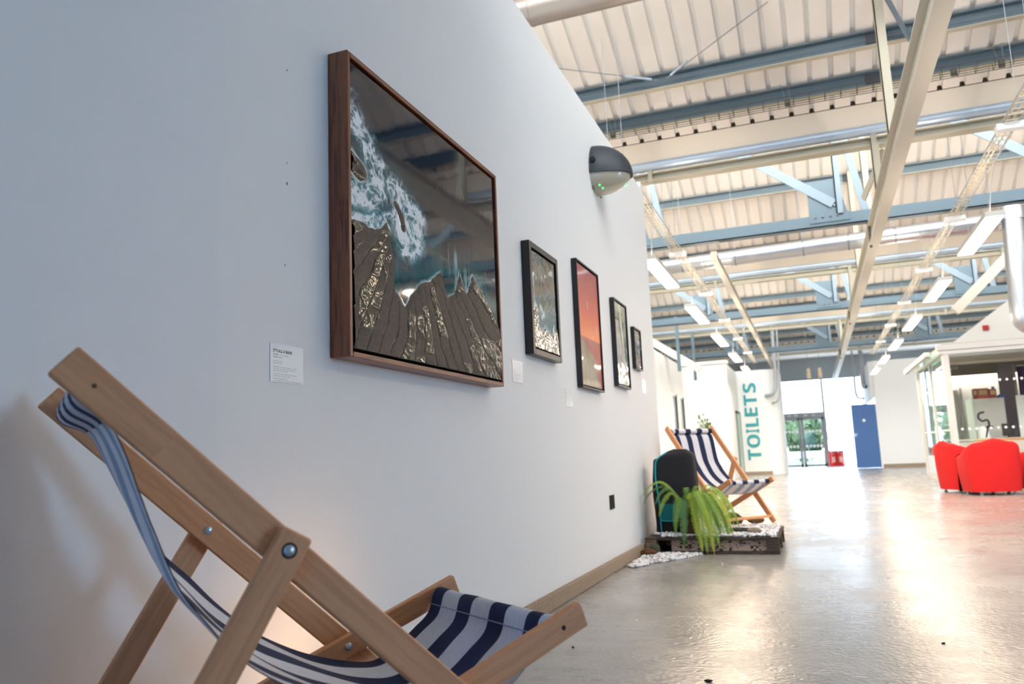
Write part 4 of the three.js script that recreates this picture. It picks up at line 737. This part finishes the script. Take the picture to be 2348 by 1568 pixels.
[[0.0, 'left'], [0.38, 'right']].forEach(([x, s]) => {
  const t = thing('pendant_lamp', `slim clear glass pendant lamp hanging before the far glazing, ${s} of the pair`, 'lamp', [x, 3.25, -30]);
  part('cord', rod([0, 0.35, 0], [0, 2.73, 0], 0.008, 6), M.wire, t); part('shade', lathe([[0.05, 0.36], [0.07, 0.3], [0.075, 0.0], [0.07, 0.0], [0.066, 0.3], [0.05, 0.34]], 16), phys(0xf6ecdc, 0.1, { transmission: 0.7, thickness: 0 }), t); part('bulb', new THREE.SphereGeometry(0.04, 10, 8).translate(0, 0.2, 0), std(0xffe8c0, 0.4), t);
});
{ // trailing plant behind the deck chair
  const t = thing('trailing_plant', 'small trailing plant on a tall stand behind the deck chair on the pallet', 'plant', [-2.72, 0, -22]), gm = std(lin(0.10, 0.16, 0.05), 0.7);
  part('stand', [rod([0, 0, 0], [0, 1.15, 0], 0.025, 8), bx(0.3, 0.02, 0.3, 0, 0.01, 0, 0.004)], std(0x8d7a63, 0.6), t); part('pot', lathe([[0, 1.15], [0.09, 1.15], [0.12, 1.33], [0.11, 1.33], [0, 1.3]], 16), M.white, t);
  const g = [], lf = new THREE.SphereGeometry(1, 8, 6);
  for (let i = 0; i < 14; i++) { const a = rr(0, 6.3), hgt = rr(0.15, 0.55), x = Math.cos(a) * rr(0.05, 0.2), z = Math.sin(a) * 0.12; part('stem', tube([[0, 1.3, 0], [x * 0.5, 1.3 + hgt * 0.7, z * 0.5], [x, 1.3 + hgt, z]], 0.005, 8, 5), gm, t); for (let k = 0; k < 3; k++) g.push(lf.clone().scale(rr(0.022, 0.04), rr(0.03, 0.055), 0.006).rotateZ(rr(-1, 1)).rotateY(rr(0, 3)).translate(x * (1 - k * 0.25) + rr(-0.03, 0.03), 1.3 + hgt * (1 - k * 0.28), z)); }
  part('leaves', g, gm, t);
}
// ---------------------------------------------------------------- glass booth at the right with its contents
{
  const t = thing('glass_booth', 'white framed glass booth with dotted panes behind the red armchairs', 'booth', [2.6, 0, -18]);
  const x1 = 3.6, zb = -4.6, post = (x, z, w = 0.1) => part('post', bx(w, 2.56, 0.1, x, 1.28, z, 0.006), M.alu, t, 'white aluminium post');
  post(0, 0, 0.11); post(-0.02, -0.17, 0.06); post(1.72, 0); post(3.55, 0); post(0, zb); post(0, zb / 2, 0.07); post(3.55, zb);
  part('beam', [bx(x1 + 0.2, 0.11, 0.12, x1 / 2 - 0.05, 2.70, 0.02, 0.006), bx(x1 + 0.15, 0.085, 0.1, x1 / 2 - 0.05, 2.605, 0, 0.006)], M.alu, t, 'white double top beam');
  part('beam', bx(0.12, 0.16, -zb - 0.1, 0, 2.66, zb / 2, 0.006), M.alu, t); part('beam', bx(x1, 0.16, 0.1, x1 / 2, 2.66, zb, 0.006), M.alu, t);
  part('canopy', bx(0.1, 0.09, 4.2, -0.28, 2.62, -2.4, 0.006), M.alu, t);
  part('canopy_glass', bx(0.25, 0.012, 4.2, -0.12, 2.62, -2.4), M.glassTint, t);
  part('roof_panel', bx(x1 + 0.1, 0.04, -zb, x1 / 2, 2.76, zb / 2), std(lin(0.5, 0.42, 0.34), 0.7), t);
  part('bulkhead', bx(x1, 0.26, 0.12, x1 / 2, 2.55, zb + 0.49), std(lin(0.2, 0.165, 0.13), 0.8), t, 'dark brown bulkhead');
  const bl = thing('strip_light', 'strip light over the back wall inside the glass booth, hidden by the brown bulkhead', 'light', [3.9, 2.66, -22.42]);
  part('housing', bx(2.2, 0.04, 0.12, 0, 0.03, 0, 0.006), M.white, bl); part('diffuser', bx(2.16, 0.01, 0.1, 0, 0.004, 0), M.ledTop, bl);
  const bll = new THREE.RectAreaLight(lin(1, 0.9, 0.78), 14, 2.1, 0.1); bll.name = 'strip_light_lamp'; bll.position.set(3.9, 2.645, -22.42); bll.rotation.x = -Math.PI / 2; scene.add(bll);
  part('back_wall', bx(x1, 2.6, 0.08, x1 / 2, 1.3, zb - 0.05), M.wallB, t);
  part('back_door', [bx(0.34, 2.1, 0.05, 0.66, 1.05, zb + 0.03, 0.004), bx(0.03, 2.14, 0.08, 0.9, 1.07, zb + 0.04)], std(lin(0.32, 0.31, 0.30), 0.6), t);
  part('door_jamb', bx(0.16, 2.1, 0.1, 0.5, 1.05, zb + 0.05), M.white, t);
  part('bottom_rail', [bx(1.62, 0.1, 0.06, 0.86, 0.05, 0), bx(1.73, 0.1, 0.06, 2.63, 0.05, 0), bx(0.06, 0.1, -zb, 0, 0.05, zb / 2)], M.alu, t);
  for (const [a, b] of [[0.055, 1.67], [1.77, 3.5]]) {
    const p = part('front_pane', bx(b - a, 2.46, 0.01, (a + b) / 2, 1.33, 0), M.glass, t);
    for (const y of [1.06, 1.99]) for (let x = a + 0.09; x < b - 0.03; x += 0.125) part('manifestation_dot', new THREE.CylinderGeometry(0.024, 0.024, 0.003, 14).rotateX(Math.PI / 2).translate(x, y, 0.007), M.dots, p);
  }
  for (const z of [-1.2, -3.45]) { const p = part('side_pane', bx(0.01, 2.46, 2.1, 0, 1.33, z), M.glassTint, t); for (const y of [1.06, 1.99]) for (let k = -7; k <= 7; k++) part('manifestation_dot', new THREE.CylinderGeometry(0.024, 0.024, 0.003, 12).rotateZ(Math.PI / 2).translate(-0.007, y, z + k * 0.13), M.dots, p); }
  part('side_kick_panel', bx(0.02, 0.42, 4.2, 0.0, 0.31, -2.4), std(lin(0.60, 0.66, 0.72), 0.5), t, 'pale blue lower panel');
  const pn = thing('wall_plaque', 'small dark framed notice hanging inside the side of the glass booth', 'notice', [2.63, 1.72, -19.6]);
  part('notice_frame', bx(0.02, 0.5, 0.4, 0, 0, 0, 0.004), std(0x4a3c36, 0.5), pn); part('notice_sheet', bx(0.004, 0.44, 0.34, -0.011, 0, 0), M.white, pn);
  const c = thing('tall_cabinet', 'tall white cabinet inside the glass booth with boxes on top', 'cabinet', [3.64, 0, -20.45]);
  part('carcass', bx(0.62, 1.72, 0.6, 0, 0.88, 0, 0.01), std(lin(0.62, 0.59, 0.57), 0.5), c); part('door', bx(0.58, 1.62, 0.02, 0, 0.89, 0.31, 0.006), std(lin(0.55, 0.52, 0.50), 0.5), c); part('plinth', bx(0.6, 0.04, 0.5, 0, 0.02, 0), M.greyFrame, c);
  part('side_panel', bx(0.04, 1.74, 0.62, -0.33, 0.87, 0, 0.008), M.white, c);
  const tea = (x, w, h, col, label) => { const b = thing('carton', label, 'box', [x, 1.742, -20.3]); part('carton_body', bx(w, h, 0.2, 0, h / 2, 0, 0.004), std(col, 0.6), b); part('printed_panel', bx(w * 0.7, h * 0.45, 0.004, 0, h * 0.6, 0.101), std(0xc2a878, 0.6), b); };
  tea(3.42, 0.07, 0.225, lin(0.22, 0.04, 0.035), 'dark red carton on the tall cabinet, left of the patterned carton'); tea(3.57, 0.22, 0.225, lin(0.45, 0.09, 0.05), 'red and beige patterned carton on top of the tall cabinet'); tea(3.76, 0.14, 0.20, lin(0.34, 0.06, 0.05), 'plain red carton on the tall cabinet, right of the patterned carton');
  const bt = thing('spray_bottle', 'blue bottle on top of the tall cabinet behind the cartons', 'bottle', [3.83, 1.742, -20.52]); part('bottle_body', lathe([[0, 0], [0.045, 0], [0.045, 0.16], [0.02, 0.2], [0, 0.2]], 14), std(lin(0.10, 0.16, 0.42), 0.4), bt); part('bottle_cap', bx(0.06, 0.06, 0.04, 0, 0.24, 0, 0.008), std(lin(0.08, 0.14, 0.5), 0.4), bt);
  const bw = thing('cloth', 'folded blue cloth on the right end of the tall cabinet top', 'cloth', [3.93, 1.742, -20.3]); part('fold', new THREE.SphereGeometry(0.09, 16, 8, 0, 6.3, 0, 1.57).scale(1, 0.9, 0.8), std(lin(0.12, 0.16, 0.42), 0.8), bw); part('fold', bx(0.16, 0.03, 0.14, 0, 0.016, 0, 0.012), std(lin(0.10, 0.14, 0.38), 0.8), bw);
  const cm = thing('coffee_machine', 'white machine with a black curved spout on the counter in the glass booth', 'machine', [3.42, 0.862, -19.6]);
  part('machine_body', extrude([[-0.12, 0.012], [0.06, 0.012], [0.02, 0.17], [-0.04, 0.26], [-0.11, 0.24]], 0.2, 0.01).translate(0, 0, -0.1), M.white, cm); part('spout', tube([[0.0, 0.56, 0.1], [-0.10, 0.53, 0.1], [-0.12, 0.44, 0.1], [-0.05, 0.37, 0.1], [0.03, 0.39, 0.1], [0.06, 0.35, 0.1], [0.06, 0.22, 0.1]], 0.022, 40, 10), M.black, cm); part('grip', [bx(0.12, 0.05, 0.08, 0.07, 0.24, 0.1, 0.012), rod([0.03, 0.22, 0.1], [-0.02, 0.022, 0.1], 0.02, 10)], M.black, cm);
  const mo = thing('monitor', 'dark flat monitor standing on the counter in the glass booth', 'monitor', [3.84, 0.86, -19.6]);
  part('screen', bx(0.22, 0.26, 0.03, 0, 0.17, 0, 0.006), std(0x2c2620, 0.4), mo); part('stand', [bx(0.04, 0.08, 0.03, 0, 0.05, -0.01), bx(0.16, 0.012, 0.1, 0, 0.006, 0)], std(0x2c2620, 0.5), mo);
  const ct = thing('counter', 'cream counter along the front of the glass booth', 'counter', [3.6, 0, -19.6]); part('worktop', bx(1.5, 0.04, 0.5, 0, 0.84, 0, 0.006), std(lin(0.7, 0.62, 0.5), 0.5), ct); part('front_panel', bx(1.44, 0.8, 0.44, 0, 0.41, 0, 0.006), std(lin(0.7, 0.63, 0.55), 0.6), ct); part('kick', bx(1.4, 0.02, 0.4, 0, 0.012, 0), M.greyFrame, ct);
  const pp = thing('partition_panel', 'greyish purple panel behind the dotted glass in the booth', 'panel', [4.16, 0, -20.8]); part('panel', bx(0.3, 2.5, 0.08, 0, 1.25, 0, 0.006), std(lin(0.18, 0.15, 0.17), 0.7), pp); part('edge', bx(0.05, 2.5, 0.1, 0.17, 1.25, 0, 0.006), std(lin(0.28, 0.24, 0.2), 0.6), pp);
  const pc = thing('curtain', 'dark purple curtain at the right edge inside the glass booth', 'curtain', [4.42, 0.05, -20.9]); part('drape', grid(40, 1, (u, v) => [u * 0.9, v * 2.4, 0.03 * Math.sin(u * 40)]), std(lin(0.07, 0.03, 0.10), 0.8), pc); part('rail', rod([0, 2.42, 0], [0.9, 2.42, 0], 0.015, 8), M.alu, pc);
  const yp = thing('post', 'yellow wooden post at the right edge inside the glass booth', 'post', [4.38, 0, -19.9]); part('shaft', bx(0.06, 2.2, 0.06, 0, 1.1, 0, 0.008), std(lin(0.55, 0.36, 0.10), 0.5), yp); part('base', bx(0.14, 0.03, 0.14, 0, 0.015, 0, 0.006), std(lin(0.5, 0.33, 0.1), 0.5), yp);
  const wp = thing('display_board', 'plain white display board at the right edge inside the glass booth', 'board', [4.4, 0, -20.05]); part('board', bx(0.5, 1.2, 0.04, 0, 1.16, 0, 0.006), M.white, wp); for (const x of [-0.2, 0.2]) part('leg', bx(0.03, 0.56, 0.03, x, 0.28, 0), M.alu, wp);
  const fa = thing('fire_alarm', 'small red square fire alarm sounder on the white gable above the booth', 'alarm', [3.44, 3.08, -18.36]); part('casing', bx(0.11, 0.105, 0.05, 0, 0, 0.0, 0.008), std(lin(0.45, 0.012, 0.015), 0.5), fa); part('grille', bx(0.07, 0.06, 0.01, 0, 0, 0.027, 0.004), std(lin(0.25, 0.01, 0.01), 0.5), fa);
}
// ---------------------------------------------------------------- red tub chairs, table
const redCloth = phys(lin(0.60, 0.006, 0.006), 0.9, { sheen: 0.25, sheenRoughness: 0.45, sheenColor: new THREE.Color(1, 0.22, 0.12), bumpMap: weave, bumpScale: 0.001 });
function tubChair(label, pos, turn) {           // local: back towards +z, seat opens to -z
  const t = thing('tub_chair', label, 'armchair', pos, turn, undefined);
  const TH = 0.11;
  const C = new THREE.CatmullRomCurve3([[0.375, 0, -0.36], [0.385, 0, -0.10], [0.375, 0, 0.14], [0.315, 0, 0.29], [0.17, 0, 0.345], [0, 0, 0.36], [-0.17, 0, 0.345], [-0.315, 0, 0.29], [-0.375, 0, 0.14], [-0.385, 0, -0.10], [-0.375, 0, -0.36]].map(V), false, 'centripetal');
  const N = 64, P = C.getSpacedPoints(N), K = 22, y0 = 0.055;
  const shell = grid(K, N, (u, v) => {
    const i = Math.round(v * N), p = P[i], tg = C.getTangentAt(i / N), nx = tg.z, nz = -tg.x;    // outward in plan
    const e = Math.abs(2 * v - 1), top = 0.845 - 0.05 * sm(0.0, 0.22, e) - 0.19 * sm(0.2, 0.95, e), th = TH;
    const q = u * 4, y = (f) => y0 + (top - y0) * f; let a, b;
    if (q < 1.6) { const f = q / 1.6; a = 0.035 * f * f - 0.035 + 0.02 * Math.sin(Math.PI * f); b = y(f * 0.9); }
    else if (q < 2.6) { const an = (q - 1.6) * Math.PI; a = -th / 2 + th / 2 * Math.cos(an); b = y(0.9) + (top - y(0.9)) * Math.sin(an); }
    else { const f = (q - 2.6) / 1.4; a = -th; b = y(0.9 * (1 - f)); }
    return [p.x + nx * a, b, p.z + nz * a];
  });
  const caps = [0, N].map((i) => { const p = P[i], th = TH, top = 0.605, s = i ? -1 : 1; const sh = new THREE.Shape(); sh.moveTo(0, 0.055); sh.lineTo(0, top - 0.05); sh.absarc(-th / 2, top - 0.055, th / 2, 0, Math.PI, false); sh.lineTo(-th, 0.055); const g = new THREE.ExtrudeGeometry(sh, { depth: 0.03, bevelEnabled: true, bevelSize: 0.012, bevelThickness: 0.015, curveSegments: 8 }); if (s < 0) g.scale(-1, 1, 1); return g.translate(p.x - s * 0.012, 0, p.z - 0.02); });
  part('shell', [shell, ...caps], redCloth, t, 'rounded red upholstered back and arms');
  const seat = new THREE.Shape(); seat.moveTo(-0.27, -0.36); seat.lineTo(0.27, -0.36); seat.lineTo(0.27, 0.1); seat.quadraticCurveTo(0.25, 0.25, 0, 0.25); seat.quadraticCurveTo(-0.25, 0.25, -0.27, 0.1); seat.lineTo(-0.27, -0.36);
  part('seat', new THREE.ExtrudeGeometry(seat, { depth: 0.33, bevelEnabled: true, bevelSize: 0.02, bevelThickness: 0.03, bevelSegments: 3 }).rotateX(Math.PI / 2).translate(0, 0.41, 0), redCloth, t);
  for (const [x, z] of [[0.22, 0.22], [-0.22, 0.22], [0.28, -0.26], [-0.28, -0.26]]) part('foot', lathe([[0, 0], [0.032, 0], [0.036, 0.008], [0.02, 0.018], [0.016, 0.03], [0.03, 0.045], [0.03, 0.06], [0, 0.06]], 16).translate(x, 0, z), M.bolt, t, 'small chrome foot');
  return t;
}
tubChair('large red upholstered tub chair seen from behind, nearest of the red chairs', [2.47, 0, -14.12], 0.1);
tubChair('red tub chair at the left, turned sideways behind the nearest red chair', [2.23, 0, -14.95], -1.22);
tubChair('red tub chair partly cut off by the right edge of the picture', [3.36, 0, -14.66], 0.95);
{ const t = thing('table', 'round wooden table between the red chairs', 'table', [3.05, 0, -15.9]); part('tabletop', new THREE.CylinderGeometry(0.45, 0.45, 0.035, 40).translate(0, 0.82, 0), M.oak, t); part('column', rod([0, 0.02, 0], [0, 0.81, 0], 0.03, 14), M.bolt, t); part('foot_plate', new THREE.CylinderGeometry(0.22, 0.23, 0.02, 30).translate(0, 0.012, 0), M.bolt, t); }
// small crumbs on the floor
[['black crumb of grit on the floor near the lower edge of the picture', -0.43, -3.01, 0.012], ['tiny dark scrap on the floor at the lower right', 0.41, -3.75, 0.009], ['dark splinter on the floor beside the deck chair front rail', -1.05, -3.42, 0.008]].forEach(([label, x, z, s], i) => { const g = new THREE.IcosahedronGeometry(s, 1).scale(1.3, 0.35, 0.7).translate(0, s * 0.33, 0); const m = part('grit', g, std(0x14171c, 0.7), scene); m.name = numbered('grit'); m.position.set(x, 0, z); m.rotation.y = i; m.userData = { label, category: 'debris' }; });

// ---------------------------------------------------------------- outside
{
  const grass = tex(128, 128, (u, v) => mix([0.17, 0.25, 0.10], [0.25, 0.32, 0.14], fbm(u * 16, v * 16, 4, 16)), true, [0.4, 0.4]);
  wallMesh('ground_lawn', span(-40, 40, -0.25, -0.06, -45, -110), std(0xffffff, 0.9, { map: grass }));
  wallMesh('ground_paving', span(-40, 40, -0.25, -0.03, -38.7, -45), std(lin(0.10, 0.10, 0.095), 0.8));
  const k = thing('low_wall', 'low pale wall on the lawn outside the glass doors', 'wall', [0, -0.06, -52]); part('wall_body', bx(40, 0.42, 0.3, 0, 0.5, 0, 0.02), std(lin(0.3, 0.3, 0.29), 0.8), k); for (let x = -20; x <= 20; x += 2.5) part('wall_pier', bx(0.3, 0.34, 0.3, x, 0.17, 0), std(lin(0.7, 0.7, 0.68), 0.8), k);
  const q = new THREE.PlaneGeometry(1, 1.6).toNonIndexed();
  const say = ['at the left of the glass doors', 'in front of the left glass door', 'behind the door post', 'in front of the right glass door', 'right of the glass doors', 'far right, seen through the booth side', 'next to it at the far right'];
  [[-7.4, 3.2, 0], [-4.0, 3.6, 1], [-0.7, 3.9, 2], [2.7, 3.4, 3], [6.0, 3.7, 4], [9.4, 3.9, 5], [12.9, 3.6, 6]].forEach(([x, hgt, i]) => {
    const t = thing('shrub', `bright green leafy shrub outside, ${say[i]}`, 'shrub', [x, -0.07, -58 - (i % 3) * 1.5]);
    part('stem', [rod([0, 0, 0], [0, hgt * 0.6, 0], 0.07, 7), rod([0, 0.4, 0], [0.7, hgt * 0.6, 0.2], 0.04, 6), rod([0, 0.5, 0], [-0.7, hgt * 0.55, -0.1], 0.04, 6)], std(0x5a4a38, 0.9), t);
    const gs = []; for (let n = 0; n < 900; n++) { const a = rr(0, 6.3), b = Math.acos(rr(-1, 1)), r = rr(0.55, 1) * (0.85 + 0.3 * vn(a * 2 + i * 7, b * 3)); gs.push(q.clone().scale(rr(0.16, 0.3), rr(0.16, 0.3), 1).rotateX(rr(0, 6.3)).rotateY(rr(0, 6.3)).translate(Math.sin(b) * Math.cos(a) * 1.6 * r, hgt * 0.52 + Math.cos(b) * hgt * 0.5 * r, Math.sin(b) * Math.sin(a) * 1.3 * r)); }
    const core = new THREE.IcosahedronGeometry(1, 3), cp = core.attributes.position; for (let n = 0; n < cp.count; n++) { const v = new THREE.Vector3().fromBufferAttribute(cp, n), w = 0.8 + 0.35 * fbm(v.x * 2 + i, v.y * 2 + v.z * 2, 3); cp.setXYZ(n, v.x * 1.45 * w, hgt * 0.52 + v.y * hgt * 0.44 * w, v.z * 1.1 * w); } core.computeVertexNormals(); gs.push(core);
    const m = part('foliage', gs, phys(i % 2 ? lin(0.035, 0.075, 0.02) : lin(0.055, 0.10, 0.028), 0.7, { transmission: 0.35, thickness: 0 }), t); m.userData.kind = 'stuff';
  });
}

renderer.render(scene, camera);
